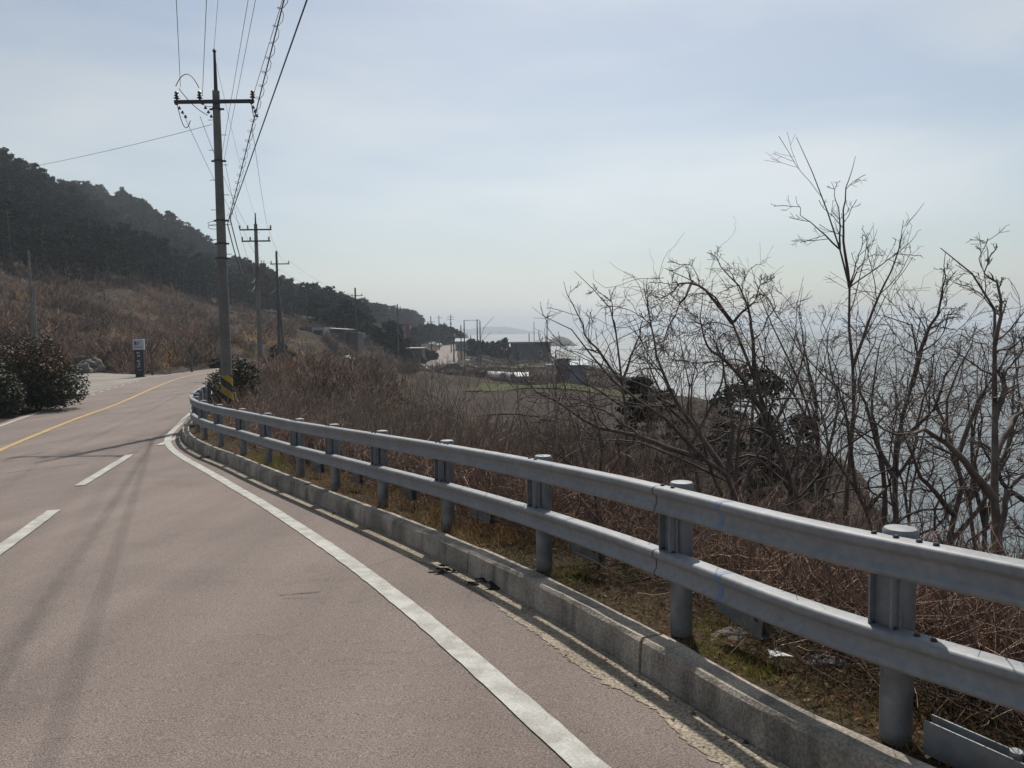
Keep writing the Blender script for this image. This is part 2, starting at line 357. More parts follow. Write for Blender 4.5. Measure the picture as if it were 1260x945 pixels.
# road: sections matched by the right edge, the left edge found across
Rr = np.vstack([[(15, -14)], resample(RIGHT, step=.45)])
def match_left(P, poly, n=None):
    s = resample(poly, step=.25); out = []; last = 0
    T = np.gradient(P, axis=0); T /= np.linalg.norm(T, axis=1)[:, None]
    for p, t_ in zip(P, T):
        q = s - p; along = np.abs(q @ t_); along[:last] = 1e9; i = int(np.argmin(along + 0.02 * np.linalg.norm(q, axis=1))); last = max(last, i - 2); out.append(s[i])
    return np.array(out)
frac = np.linspace(0, 1, 420)
# use a common parameter: y-based for both edges
def edge_by_y(poly, yy): 
    p = poly[np.argsort(poly[:, 1])]; return np.interp(yy, p[:, 1], p[:, 0])
yy = np.concatenate([np.linspace(-14, 30, 221), np.linspace(30.3, 90, 130), np.linspace(91, 350, 140)])
A = np.stack([edge_by_y(LEFT, yy), yy], 1); Bq = np.stack([edge_by_y(Rr, yy), yy], 1)
structure(strip('road', A, Bq, 0, M_road, across=10))
# gutter: concrete band between asphalt and kerb
gut_in = catmull([(3.6, -1.2), (2.0, 1.2), (.90, 3.36), (.71, 3.85), (.26, 4.72), (-.5, 6.5), (-1.08, 7.4), (-2.35, 9.6), (-3.9, 12.0), (-5.6, 14.6), (-7.0, 16.8), (-7.9, 18.5), (-8.9, 20.8), (-9.7, 23), (-10.5, 25.6), (-11.1, 27.6)], 8)
gi = resample(gut_in, n=1300); K0 = KERB[(KERB[:, 1] > -1.3)]; K1 = resample(K0, n=2000)
go_ = np.array([K1[np.argmin(np.hypot(*(K1 - p).T))] for p in gi])
gi2 = gi + (rng.normal(0, .009, (1300, 1)) + .012 * np.sin(np.arange(1300) * .14)[:, None]) * np.array([[1, .3]])
structure(strip('gutter', gi2, go_, .004, M_gutter, across=3))
t = M_kerb.node_tree; b_ = t.nodes['Principled BSDF']; src_ = b_.inputs['Base Color'].links[0].from_socket
c_ = N(t, 'ShaderNodeTexCoord'); m_ = N(t, 'ShaderNodeMapping'); m_.inputs['Scale'].default_value = (7, 7, 1.2); n_ = N(t, 'ShaderNodeTexNoise'); n_.inputs['Scale'].default_value = 1.0; n_.inputs['Detail'].default_value = 7
t.links.new(c_.outputs['Object'], m_.inputs[0]); t.links.new(m_.outputs[0], n_.inputs['Vector']); r_ = N(t, 'ShaderNodeMapRange'); r_.inputs[1].default_value = .48; r_.inputs[2].default_value = .66; r_.inputs[3].default_value = 1.08; r_.inputs[4].default_value = .62
t.links.new(n_.outputs['Fac'], r_.inputs[0]); x_ = N(t, 'ShaderNodeMix', data_type='RGBA', blend_type='MULTIPLY'); x_.inputs['Factor'].default_value = 1; t.links.new(src_, x_.inputs[6]); t.links.new(r_.outputs[0], x_.inputs[7]); t.links.new(x_.outputs[2], b_.inputs['Base Color'])
# kerb with joints
ks = resample(KERB[1:-1], step=.12); sK = np.r_[0, np.cumsum(np.linalg.norm(np.diff(ks, axis=0), axis=1))]
kb = MB(); seg = 2.55; s0 = 0.55
prof = [(0, -.1), (.018, .175), (.035, .20), (.165, .20), (.185, .18), (.185, -.1)]
starts = np.arange(s0, sK[-1] - .5, seg)
for i, st in enumerate(starts):
    tsx = np.linspace(st + .006, min(st + seg - .006, sK[-1]), 14); P = resample(ks, ts=tsx)
    T = np.gradient(P, axis=0); T /= np.linalg.norm(T, axis=1)[:, None]; Rn = np.stack([T[:, 1], -T[:, 0]], 1)
    jz = rng.normal(0, .006); jo = rng.normal(0, .004); V = []
    for k in range(len(P)):
        for o_, z_ in prof:
            q = P[k] + Rn[k] * (o_ + jo + rng.normal(0, .0018)); V.append((q[0], q[1], Zr(q[1]) + z_ + (jz + rng.normal(0, .0018) if z_ > 0 else 0)))
    n = len(prof); Fc = [(a * n + j, a * n + (j + 1) % n, (a + 1) * n + (j + 1) % n, (a + 1) * n + j)[::-1] for a in range(len(P) - 1) for j in range(n)]
    Fc += [tuple(range(n)), tuple(range((len(P) - 1) * n, len(P) * n))[::-1]]
    kb.add(V, Fc)
structure(kb.build('kerb', M_kerb))
vo = offset(ks, -.17); vo2 = offset(ks, -1.15)
structure(strip('verge', vo, vo2, .135, M_verge, across=4))

# painted lines
def gpt(px, py):
    d = ray(px, py); ts = np.linspace(1.5, 120, 20000); z = CZ + d[2] * ts; m = z <= Zr(ts); i = int(np.argmax(m)); return (d[0] * ts[i], ts[i])
def line_mark(name, P, w, m, dz=.008, jag=.0025, step=.12):
    P = resample(catmull(P, 8), step=step)
    if len(P) > 40:
        kz = 21; Pp = np.vstack([np.repeat(P[:1], kz, 0), P, np.repeat(P[-1:], kz, 0)]); w_ = np.hanning(2 * kz + 3)[1:-1]; w_ /= w_.sum(); P = np.stack([np.convolve(Pp[:, j], w_, 'valid') for j in (0, 1)], 1)[3:-3]
    a = offset(P, w / 2 ); b = offset(P, -w / 2)
    a = a + rng.normal(0, jag, a.shape); b = b + rng.normal(0, jag, b.shape)
    return structure(strip(name, a, b, dz, m))
line_mark('edge_line', [(2.3, -.6), (1.2, 1.4)] + [gpt(*q) for q in ((728, 945), (645, 870), (564, 800), (492, 738), (420, 684), (354, 640), (300, 606), (241, 572), (220, 560), (208, 550), (205, 541), (214, 529), (231, 512), (249, 495))] + [(-17.0, 44.8), (-20.4, 57), (-22.1, 68)], .155, M_white)
line_mark('edge_line', offset(LEFT[LEFT[:, 1] < 40], -.25)[::4], .14, M_white, dz=.009)
line_mark('edge_line', offset(LEFT[(LEFT[:, 1] > 54) & (LEFT[:, 1] < 120)], -.25)[::3], .14, M_white, dz=.009)
lp = resample(offset(LEFT[(LEFT[:, 1] > 36) & (LEFT[:, 1] < 58)], -.25), step=.1)
for k in range(7):
    q = lp[8 + k * 22: 8 + k * 22 + 11]
    if len(q) > 4: line_mark('lane_dash', q, .14, M_white, dz=.0095)
ycl = catmull([(-1.5, -6), (-5.2, 3), (-8.7, 10), (-11.85, 17.6), (-14.6, 25.5), (-16.96, 33.4), (-20.9, 45.5), (-24.2, 57.4), (-25.4, 68), (-26.2, 85), (-24.7, 105), (-21, 130)], 8)
line_mark('centre_line', ycl[::2], .15, M_yellow, dz=.009)
for a, b in (((-4.6, 5.9), (-6.35, 10.76)), ((-7.1, 12.5), (-8.38, 16.75)), ((-8.5, 18.4), (-8.8, 20.2)), ):
    line_mark('lane_dash', [a, ((a[0] + b[0]) / 2, (a[1] + b[1]) / 2), b], .16, M_white, dz=.012)
# cracks
def crack(pts, w):
    P = resample(catmull(pts, 6), step=.05); P = P + rng.normal(0, .008, P.shape)
    ww = w * (.4 + rng.random(len(P)))[:, None]; T = np.gradient(P, axis=0); T /= np.linalg.norm(T, axis=1)[:, None] + 1e-9; n = np.stack([-T[:, 1], T[:, 0]], 1)
    structure(strip('road_crack', P + n * ww / 2, P - n * ww / 2, .005, M_black))
from math import sin
crack([gpt(343, 733), gpt(370, 731), gpt(398, 728)], .012)
crack([gpt(347, 737), gpt(380, 735)], .004)
for q in range(9):
    x_, y_ = rng.uniform(400, 520), rng.uniform(770, 840); crack([gpt(x_, y_), gpt(x_ + 18, y_ - rng.uniform(0, 4)), gpt(x_ + rng.uniform(30, 60), y_ - rng.uniform(0, 8))], .0022)
crack([gpt(205, 487), gpt(228, 484), gpt(250, 480)], .05)
crack([gpt(212, 490), gpt(235, 487)], .04)
crack([gpt(190, 490), gpt(240, 489)], .03)
crack([gpt(0, 583), gpt(60, 576), gpt(110, 570)], .02)

# concrete apron beside the road on the left
structure(strip('apron', APA, APB, .004, M_apron, across=8))

# ------------------------------------------------------------------ guardrail
gr = empty('guardrail', (1.6, 3.2, Zr(3.2)), 0, 'long galvanised steel guardrail with two beams curving along the concrete kerb', 'guardrail')
INV = Matrix.Translation(-gr.location)
def loc(V): return np.asarray(V, float) - np.array(gr.location)
RLs = resample(RAILP, step=.10); sR = np.r_[0, np.cumsum(np.linalg.norm(np.diff(RLs, axis=0), axis=1))]
def s_of(p): return sR[int(np.argmin(np.hypot(*(RLs - p).T)))]
def beam(name, s0, s1, ztop, parent, out=0.0):
    ts = np.arange(s0, s1, .10); ts = np.r_[ts, s1]; P = resample(RLs, ts=ts); T = np.gradient(P, axis=0); T /= np.linalg.norm(T, axis=1)[:, None]
    Ln = np.stack([-T[:, 1], T[:, 0]], 1)
    h = .205; sh = .008; zs = .80
    pr = [(.072, -.004), (.078, 0), (.155, 0), (.168, -.004), (.176, -.013), (.178, -.030), (.176, -.048), (.165, -.062), (.150, -.074), (.147, -.09), (.147, -.135), (.151, -.150), (.163, -.164), (.166, -.180), (.160, -.196), (.148, -h),
          (.143, -h + .004), (.153, -.190), (.156, -.178), (.150, -.168), (.142, -.150), (.139, -.135), (.139, -.09), (.142, -.072), (.158, -.055), (.166, -.040), (.166, -.018), (.160, -.010), (.152, -.007), (.072, -.007)]
    V = []
    for p, n_ in zip(P, Ln):
        for o_, z_ in pr:
            q = p + n_ * (max(.072, o_ - sh) + out); V.append((q[0], q[1], Zr(q[1]) + ztop + z_ * (zs if z_ < -.02 else 1) + out))
    n = len(pr); Fc = [(a * n + j, (a + 1) * n + j, (a + 1) * n + (j + 1) % n, a * n + (j + 1) % n) for a in range(len(P) - 1) for j in range(n)]
    o = mesh_np(name, loc(V), Fc, M_steel, parent, smooth=True)
    try: o.data.set_sharp_from_angle(angle=math.radians(50))
    except Exception: pass
    return o
TOPZ, LOWZ = 1.055, .665
posts_s = [s_of(p) for p in POSTS]
joints = [0.0, posts_s[1] - .13, posts_s[2] - .3 + 0.0, posts_s[4] - .2, posts_s[6] - .2, posts_s[8] - .2, posts_s[10] - .2, posts_s[12] - .2, sR[-1]]
joints = [0.0, posts_s[1] - .02 + .13] + [posts_s[k] + .16 for k in (4, 7, 10, 13)] + [sR[-1] + .0]
for zt_, nm in ((TOPZ, 'top_beam'), (LOWZ, 'lower_beam')):
    for a, b in zip(joints[:-1], joints[1:]):
        bo = beam(nm, a + .005, b - .005, zt_, gr)
    # bolts on the beams at posts
for k, p in enumerate(POSTS):
    T = RLs[min(len(RLs) - 1, int(np.searchsorted(sR, posts_s[k])) + 1)] - RLs[max(0, int(np.searchsorted(sR, posts_s[k])) - 1)]; T = T / np.linalg.norm(T); Ln = np.array([-T[1], T[0]])
    zb = Zr(p[1]); rz = math.atan2(T[1], T[0]); lean = rng.normal(0, .006, 2)
    mb = MB(); base = np.array([p[0], p[1], zb - .35]); top = np.array([p[0] + lean[0], p[1] + lean[1], zb + 1.055])
    mb.tube([loc(base), loc(top)], .0665, 24)
    po = mb.build('post', M_steel2, gr, smooth=True)
    mb = MB(); mb.lathe(loc(top), [(.0705, -.045), (.0715, -.02), (.071, .012), (.064, .022), (.03, .027), (.004, .028)], 28)
    cp = mb.build('post_cap', M_steel, po, smooth=True)
    mb = MB(); c0 = p + Ln * .082
    mb.box(loc((c0[0], c0[1], zb + .83)), (.13, .014, .42), rz)
    for sx in (-.05, .05):
        q = p + Ln * .108 + T * sx; mb.box(loc((q[0], q[1], zb + .83)), (.008, .044, .42), rz)
    mb.build('bracket', M_steel, po)
    for zz in (TOPZ, LOWZ):
        for dx in ((-.05, .05) if k % 3 else (-.22, -.15, -.05, .05)):
            q = p + Ln * .105 + T * dx
            mb = MB(); mb.lathe(loc((q[0], q[1], Zr(q[1]) + zz)), [(.013, 0), (.013, .006), (.008, .012)], 8); mb.build('bolt', M_bolt, gr)
# blue survey marks sprayed on both beams
for zz in (TOPZ, LOWZ):
    s0 = posts_s[1] - .52
    mbx = beam('paint_mark', s0, s0 + .045, zz, gr, out=.0012); mbx.data.materials.clear(); mbx.data.materials.append(M_blue)
# anchor channels lying behind the posts (each a loose steel channel)
rl = ['bent grey steel channel with a bolt hole lying behind the nearest post', 'grey steel channel half buried behind the second nearest post',
      'grey steel channel sunk in the grass behind the third nearest post', 'grey steel channel topped with white flakes behind the fourth nearest post',
      'grey steel channel hidden by brush behind the fifth nearest post', 'short grey steel channel behind the sixth nearest post', 'short grey steel channel behind the seventh nearest post']
for k in range(7):
    p = POSTS[k]; T = POSTS[k] - POSTS[k + 1]; T = T / np.linalg.norm(T); rz = math.atan2(T[1], T[0]) + (.12, -.05, .1, .05, -.1, 0, .1)[k]
    hh = .15; Lh = (.46, .40, .34, .36, .36, .30, .30)[k]; B_ = np.array([-T[1], T[0]]); B_ = B_ if B_[0] > 0 else -B_
    cx_, cy_ = p + T * (.16 + Lh / 2) + B_ * (.02, .16, .20, .22, .2, .2, .2)[k]
    e = empty('steel_channel', (cx_, cy_, Zr(p[1]) + (.235, .37, .36, .37, .36, .34, .32)[k]), rz, rl[k], 'steel channel')
    mb = MB(); x0, x1 = -Lh / 2, Lh / 2
    mb.box((0, -.03, 0), (Lh, .006, hh)); mb.box((0, -.0, -hh / 2 + .003), (Lh, .054, .006)); mb.box((0, .03, 0), (Lh, .006, hh))
    mb.build('web', M_steel2, e)
    mb = MB()
    mb.tube([(x1 - .05, -.036, .02), (x1 - .05, -.031, .02)], .014, 10); mb.build('bolt_hole', M_black, e)
    mb = MB(); mb.tube([(x1 - .12, -.0, -.04), (x1 - .12, 0, hh / 2 + .02)], .022, 14); mb.build('pipe_stub', M_steel2, e, smooth=True)
    e.rotation_euler = ((.08, -.05, .1, -.1, 0, 0, 0)[k], (.02, .10, .05, .12, .05, 0, 0)[k], rz)

# ------------------------------------------------------------------ utility poles
def insulator(mb, c, s=1.0, h=.22):
    pr = [(.02, 0)]
    for q in range(3): z = h * (.15 + .28 * q); pr += [(.03, z), (.075 - .01 * q, z + .015), (.03, z + .05)]
    pr += [(.015, h)]; mb.lathe(c, [(r * s, z * s) for r, z in pr], 10)
def make_pole(X, Y, H, label, arms, r0=.185, r1=.10, m=M_pole, az=0.0, band=False, top=0.0, bolts=True, detail=True, z0=None, lean=(0, 0), cat='utility pole', group=None, trafo=None, name='utility_pole'):
    z = float(zt(X, Y)) - .1 if z0 is None else z0
    e = empty(name, (X, Y, z), az, label, cat, group); e.rotation_euler = (lean[0], lean[1], az)
    n = 20 if detail else 8
    mb = MB(); mb.tube([(0, 0, -.6), (0, 0, H * .5), (0, 0, H)], [r0, (r0 + r1) / 2, r1], n); mb.build('shaft', m, e, smooth=True)
    if top:
        mb = MB(); mb.tube([(0, 0, H - .2), (0, 0, H + top)], [r1 * .62, r1 * .35], 8); 
        mb.lathe((0, 0, H + top), [(.05, 0), (.06, .04), (.02, .10)], 8); mb.build('top_bracket', M_iron, e, smooth=True)
    for (za, hw, off, ni) in arms:
        mb = MB(); mb.box((off, -r1 - .06, za), (hw * 2, .09, .10), 0, .006); mb.tube([(off, r1 + .02, za), (off, -r1 - .1, za)], .012, 6)
        a = mb.build('crossarm', M_iron, e)
        for q in ni:
            mb = MB(); insulator(mb, (off + q * hw, -r1 - .06, za + .05), 1.25 if detail else 1.4); mb.build('insulator', M_ins, a, smooth=True)
    if bolts:
        mb = MB()
        zz = 2.2
        while zz < H - .5:
            k = int(zz / .45) % 2; r = r0 + (r1 - r0) * zz / H; sx = 1 if k else -1
            mb.tube([(sx * r * .8, 0, zz), (sx * (r + .16), 0, zz)], .009, 5); zz += .45
        mb.build('step_bolts', M_iron, e)
    if band:
        mb = MB(); nn = 24; hb = .82; zb = .35 + .45; st = 12
        for cidx, nm, mt in ((0, 'yellow_stripe', M_hazy), (1, 'black_stripe', M_black)):
            mb = MB()
            V = []; Fc = []
            rr = lambda z_: r0 + (r1 - r0) * max(z_, 0) / H + .004 + .001 * cidx
            for a_ in range(nn + 1):
                w = 2 * math.pi * a_ / nn
                for q in range(4):
                    pass
            for q in range(-2, 4):
                for a_ in range(nn):
                    w0, w1 = 2 * math.pi * a_ / nn, 2 * math.pi * (a_ + 1) / nn
                    sl = .42
                    def zz_(w, e_): return zb + (q * 2 + cidx + e_) * .24 + sl * ((w / math.pi) if w <= math.pi else 2 - w / math.pi)
                    q4 = []
                    for w, e_ in ((w0, 0), (w1, 0), (w1, 1), (w0, 1)):
                        z_ = min(max(zz_(w, e_), zb - .1), zb + hb); q4.append((math.cos(w) * rr(z_), math.sin(w) * rr(z_), z_))
                    if q4[0][2] < q4[3][2] - .002 or q4[1][2] < q4[2][2] - .002: mb.add(q4, [(0, 1, 2, 3)])
            mb.build(nm, mt, e)
    if trafo:
        for dx, zz_ in trafo:
            mb = MB(); mb.lathe((dx, -.25, zz_), [(.22, 0), (.25, .04), (.25, .72), (.22, .78), (.05, .80)], 12); mb.tube([(dx - .08, -.25, zz_ + .78), (dx - .1, -.25, zz_ + 1.0)], .03, 6); mb.tube([(dx + .08, -.25, zz_ + .78), (dx + .1, -.25, zz_ + 1.0)], .03, 6)
            mb.build('transformer', M_pole, e, smooth=True)
    return e
WZ = {}
P1 = np.array([-8.88, 24.0]); p1z = float(zt(*P1)) - .1; A1 = at(265, 127, 24)
H1 = at(264, 112, 24)[2] - p1z
LAB = 'near tall concrete utility pole with black and yellow stripes beside the guardrail end'
pole1 = make_pole(P1[0], P1[1], H1, LAB, [(A1[2] - p1z, 1.2, 0, (-.94, -.36, .97))], r0=.185, r1=.105, band=True, top=1.15, az=0)
# hanging strain insulators, collars and jumper loops of the near pole
mb = MB(); za = A1[2] - p1z
arm = [o for o in pole1.children if o.name.startswith('crossarm')][0]
for q in (-1.13, -.34, 1.13):
    s_ = MB()
    for a in range(4): s_.lathe((q + a * .03 * (1 if q < 0 else 0.2), -.2 + .14 * a, za - .10 - .09 * a), [(.02, 0), (.055, .02), (.03, .06), (.02, .09)], 8)
    s_.build('strain_insulator', M_ins, arm, smooth=True)
s_ = MB()
def arc(a, b, h, n=12): return [tuple(np.array(a) * (1 - t) + np.array(b) * t + np.array([0, 0, h * 4 * t * (1 - t)])) for t in np.linspace(0, 1, n)]
s_.tube(arc((-1.13, -.2, za + .45), (-.43, -.2, za + .40), .38), .012, 6)
s_.tube(arc((-1.13, -.17, za), (-.85, .1, za - .48), -.45), .012, 6)
s_.tube(arc((-1.05, -.17, za + .4), (-.35, .2, za - .3), -.1), .012, 6)
s_.tube(arc((1.12, -.2, za), (1.1, .2, za - .45), -.12), .012, 6)
s_.build('jumper_wires', M_wire, arm)
for zc in (5.2, 5.65, 6.35, 8.15, 9.7):
    s_ = MB(); s_.lathe((0, 0, zc), [(.175 - .006 * zc + .01, 0), (.175 - .006 * zc + .012, .05)], 16); s_.box((.16, 0, zc + .02), (.14, .05, .05)); s_.box((-.15, 0, zc + .02), (.12, .05, .05)); s_.build('collar', M_iron, pole1)
s_ = MB()
for zc in (9.9, 6.3, 6.2):
    s_.tube([(-.12 - .22 * math.cos(t) - .1, .1, zc + .07 * math.sin(t)) for t in np.linspace(0, 6.2, 14)], .008, 5)
s_.build('cable_coil', M_wire, pole1)

p2 = at(314, 262, 57); z2 = float(zt(p2[0], 57.)) - .1
pole2 = make_pole(p2[0], 57., p2[2] - z2 - .8, 'second concrete pole with two crossarms and transformers above the dry brush', [(at(314, 283, 57)[2] - z2, 1.15, .05, (-1, -.5, .95)), (at(314, 297, 57)[2] - z2, 1.05, .05, (-.95, -.4, .9))],
                  r0=.2, r1=.12, band=True, top=.7, trafo=[(-.5, at(300, 338, 57)[2] - z2), (.5, at(300, 338, 57)[2] - z2)])
p3 = at(340, 309, 78); z3 = float(zt(p3[0], 78.)) - .1
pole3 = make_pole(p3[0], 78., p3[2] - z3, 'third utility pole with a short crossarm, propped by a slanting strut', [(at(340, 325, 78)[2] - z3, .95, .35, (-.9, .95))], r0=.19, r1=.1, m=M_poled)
s_ = MB(); a_ = at(341, 340, 78) - np.array([p3[0], 78, z3]); b_ = at(353, 462, 74) - np.array([p3[0], 78, z3]); b_[2] -= 1
s_.tube([a_, b_], [.10, .17], 10); s_.build('strut', M_poled, pole3, smooth=True)
p4 = at(438, 354, 118); z4 = float(zt(p4[0], 118.)) - .1
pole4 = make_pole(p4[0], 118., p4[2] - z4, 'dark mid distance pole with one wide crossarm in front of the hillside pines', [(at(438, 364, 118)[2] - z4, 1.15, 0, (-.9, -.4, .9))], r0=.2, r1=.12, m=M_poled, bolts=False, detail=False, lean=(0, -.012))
p5 = at(489, 374, 150); z5 = float(zt(p5[0], 150.)) - .1
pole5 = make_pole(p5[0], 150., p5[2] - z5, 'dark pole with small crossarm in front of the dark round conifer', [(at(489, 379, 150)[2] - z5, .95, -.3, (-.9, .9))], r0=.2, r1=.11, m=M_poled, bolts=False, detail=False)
far_poles = [ # px, top y, base y, depth, label, arms(px y), wide
 (458, 383, 430, 190, 'thin pole at the foot of the pine slope right of the mid distance pole', []),
 (516, 396, 448, 205, 'pole with a small arm right of the red panel', [398]),
 (521, 394, 420, 300, 'far pole standing behind the far grove by the road', [396]),
 (530, 389, 432, 215, 'far pole with two stacked crossarms left of the pale road', [396, 399]),
 (540, 388, 420, 270, 'far tall pole with one crossarm above the grove', [391]),
 (554.5, 387, 425, 250, 'far pole with two crossarms and a round transformer', [390, 393]),
 (558, 405, 448, 180, 'low pole standing at the edge of the pale road bend', [408]),
 (567, 400, 440, 200, 'bare thin pole right of the pale road', []),
 (571, 394, 436, 200, 'taller thin pole right of the pale road', []),
 (587, 393, 436, 190, 'far pole with a long crossarm reaching left toward the sea', [394]),
 (590.5, 395, 436, 190, 'plain pole paired beside the pole with the long crossarm', []),
 (579, 412, 430, 260, 'short far pole on the sea skyline', []),
 (651, 410, 424, 240, 'short mast rising behind the dark shed roof', []),
 (657, 396, 410, 900, 'faint left mast on the sea horizon', []),
 (673.5, 396, 410, 900, 'faint right mast on the sea horizon', []),
]
for px, ty, by, D, lb, ar in far_poles:
    a = at(px, ty, D); zb = SEA - 1 if D > 800 else float(zt(a[0], D)) - .1
    zb = min(zb, a[2] - 2)
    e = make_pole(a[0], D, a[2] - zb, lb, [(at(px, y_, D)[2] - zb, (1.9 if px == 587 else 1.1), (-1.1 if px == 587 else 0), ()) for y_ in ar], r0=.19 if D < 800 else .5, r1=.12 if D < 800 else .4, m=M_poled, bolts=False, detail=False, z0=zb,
                  trafo=[(0, at(px, 400, D)[2] - zb)] if px == 554.5 else None)
# pair of old poles on the left slope
pl = at(35, 308, 66); zl_ = float(zt(pl[0], 66.)) - .1
make_pole(pl[0], 66., pl[2] - zl_, 'thin left hillside pole with rungs at its top behind the glossy shrubs', [], r0=.14, r1=.09, m=M_pole, bolts=True)
pl = at(41, 350, 66); make_pole(pl[0], 66., pl[2] - zl_, 'shorter grey pole paired right beside the thin hillside pole with rungs', [], r0=.11, r1=.09, m=M_pole, bolts=False)

# ------------------------------------------------------------------ wires
def wire(label, pts, r, sag=0.0, name='overhead_wire', group=None, cat='wire', n=28):
    pts = [np.array(p, float) for p in pts]; P = []
    for a, b in zip(pts[:-1], pts[1:]):
        for t in np.linspace(0, 1, n, endpoint=False): P.append(a * (1 - t) + b * t - np.array([0, 0, sag * 4 * t * (1 - t)]))
    P.append(pts[-1]); mb = MB(); mb.tube(P, r, 5)
    o = mb.build(name, M_wire); return tag(o, label, cat, group), P
def thru(a, px, py, Ymid, Yend=-14.0):
    """wire from point a passing the sight line (px,py) at depth Ymid and on, straight, to Yend"""
    m = at(px, py, Ymid); d = (m - a) / (Ymid - a[1]); return a + d * (Yend - a[1])
Ltop = at(222, 107, 24); Lmid = at(249, 118, 24); Rin = at(309, 126, 23.9); Gt = at(263, 64, 24)
wire('outer left high wire running back over the road from the near pole', [Ltop, thru(Ltop, 217, 2, 17.2)], .0075)
wire('inner left high wire running back over the road from the near pole', [Lmid, thru(Lmid, 254, 2, 17.2)], .0075)
wire('right high wire running back overhead from the near crossarm tip', [Rin, thru(Rin, 347, 2, 18.0)], .0075)
wire('thin ground wire from the top tip of the near pole', [Gt, thru(Gt, 268, 2, 20.5)], .005)
C1 = at(283, 268, 24); C2 = at(280, 276, 24)
w, PP = wire('thick black cable crossing the sky right of the near pole', [C1, thru(C1, 377, 2, 12.0, -8)], .013)
w, PP = wire('black cable with small spiral loops hanging above the road', [C2, thru(C2, 349, 2, 13.0, -8)], .012)
mb = MB(); Q = resample(np.array(PP), step=.04); Q = Q[(Q[:, 1] > 10)]
kk = np.arange(len(Q)); H_ = Q + np.stack([np.cos(kk * .45) * .075, 0 * kk, np.sin(kk * .45) * .075 + .03], 1)
mb.tube([tuple(p) for p in H_[::2]], .0055, 4); mb.build('spiral_tie', M_wire, w)
T1 = at(276, 196, 24); wire('upper of two thin service wires left of the looped cable', [at(273, 190, 24), thru(at(273, 190, 24), 305, 2, 14.5)], .005)
wire('lower of two thin service wires left of the looped cable', [T1, thru(T1, 314, 2, 14.5)], .005)
wire('long wire going left from the near pole to the wooded hill', [at(261, 153, 24), at(60, 201, 30), at(-200, 250, 38)], .007, .05)
def arm_pt(pole, px, py, D): return at(px, py, D)
wire('wire from the left strain insulator down toward the second pole', [at(226, 141, 24), at(299, 281, 57)], .0075, .35)
wire('wire from the inner strain insulator down toward the second pole', [at(246, 143, 24), at(306, 281, 57)], .0075, .35)
wire('wire from the right crossarm tip down to the second pole', [at(310, 153, 24), at(330, 281, 57)], .0075, .45)
wire('ground wire from the near pole tip to the second pole tip', [at(263, 64, 24), at(313, 262, 57)], .005, .4)
wire('thick cable from the near pole sagging to the second pole', [C1, at(314, 342, 57)], .018, 1.0)
wire('looped cable from the near pole continuing to the second pole', [C2, at(314, 350, 57)], .018, 1.15)
wire('service wire from the near pole dropping toward the second pole', [T1, at(312, 330, 57)], .006, .8)
grp = 'wires strung between the poles farther off'
wl = 'dark wire sagging between the farther poles'
for a, b in (((330, 281, 57), (357, 322, 78)), ((299, 281, 57), (331, 323, 78)), ((357, 322, 78), (447, 363, 118)), ((331, 323, 78), (431, 363, 118)), ((314, 345, 57), (341, 352, 78)), ((341, 352, 78), (438, 372, 118)),
             ((447, 363, 118), (494, 379, 150)), ((431, 363, 118), (484, 379, 150)), ((438, 376, 118), (489, 388, 150)), ((494, 379, 150), (530, 396, 215)), ((484, 379, 150), (516, 397, 205)), ((530, 396, 215), (554.5, 393, 250)), ((540, 391, 270), (554.5, 390, 250)), ((554.5, 391, 250), (577, 394, 190)), ((489, 392, 150), (530, 405, 215))):
    wire(wl, [at(*a), at(*b)], .010 if a[2] > 100 else .008, .9 if a[2] < 200 else .5, group=grp, n=12)

# ------------------------------------------------------------------ signs and small things
M_signw = mat('sign_white', (.42, .46, .52), .5); M_signk = mat('sign_black', (.015, .017, .026), .45); M_chev = mat('chevron_yellow', (.42, .22, .03), .5)
M_letter = mat('sign_letters', (.03, .035, .05), .5); M_letterw = mat('sign_letters_white', (.55, .56, .58), .5)
c = at(172.5, 461, 57); zs = float(zt(c[0], 57.)) 
sg = empty('roadside_sign', (c[0], 57, zs - .02), math.radians(4), 'black upright roadside sign with white top panel and vertical lettering by the parking apron', 'sign')
H = at(172, 417, 57)[2] - zs; 
mb = MB(); mb.box((0, 0, .18), (.56, .30, .40), 0, .02); mb.build('plinth', M_black, sg)
mb = MB(); mb.box((0, 0, (H - .78 + .36) / 2), (.66, .20, H - .78 - .36), 0, .015); mb.build('panel', M_signk, sg)
mb = MB(); mb.box((0, 0, H - .39), (.80, .24, .78), 0, .015); tp = mb.build('top_panel', M_signw, sg)
mb = MB()    # emblem: bars and a zigzag
for k in range(3): mb.box((-.25 + k * .055, -.126, H - .30), (.042, .012, .30 - .03 * k))
mb.tube([(-.07, -.128, H - .42), (-.02, -.128, H - .18), (.03, -.128, H - .40), (.10, -.128, H - .16), (.13, -.128, H - .24)], .022, 4)
mb.build('emblem', M_letter, tp)
mb = MB()
for k in range(9): mb.box((-.26 + k * .065, -.126, H - .585), (.045, .012, .055 if k % 2 else .07))
mb.build('caption', M_letter, tp)
mb = MB()    # the vertical lettering is too small to read in the photograph: strokes of its size and rhythm
for k, zc in enumerate((1.00, 1.22, 1.60, 1.80, 2.0)):
    z = H - zc; x = -.03 + (.03 if k % 2 else 0)
    for bx in (((-.05, .03), (.13, .03)), ((-.05, -.04), (.13, .03)), ((-.07, 0), (.03, .12)), ((.08, 0), (.03, .16))) if k != 3 else (((0, .05), (.17, .03)), ((0, -.01), (.03, .1)), ((0, -.06), (.17, .03))):
        mb.box((x + bx[0][0], -.106, z + bx[0][1]), (bx[1][0], .012, bx[1][1]))
mb.build('lettering', M_letterw, sg)
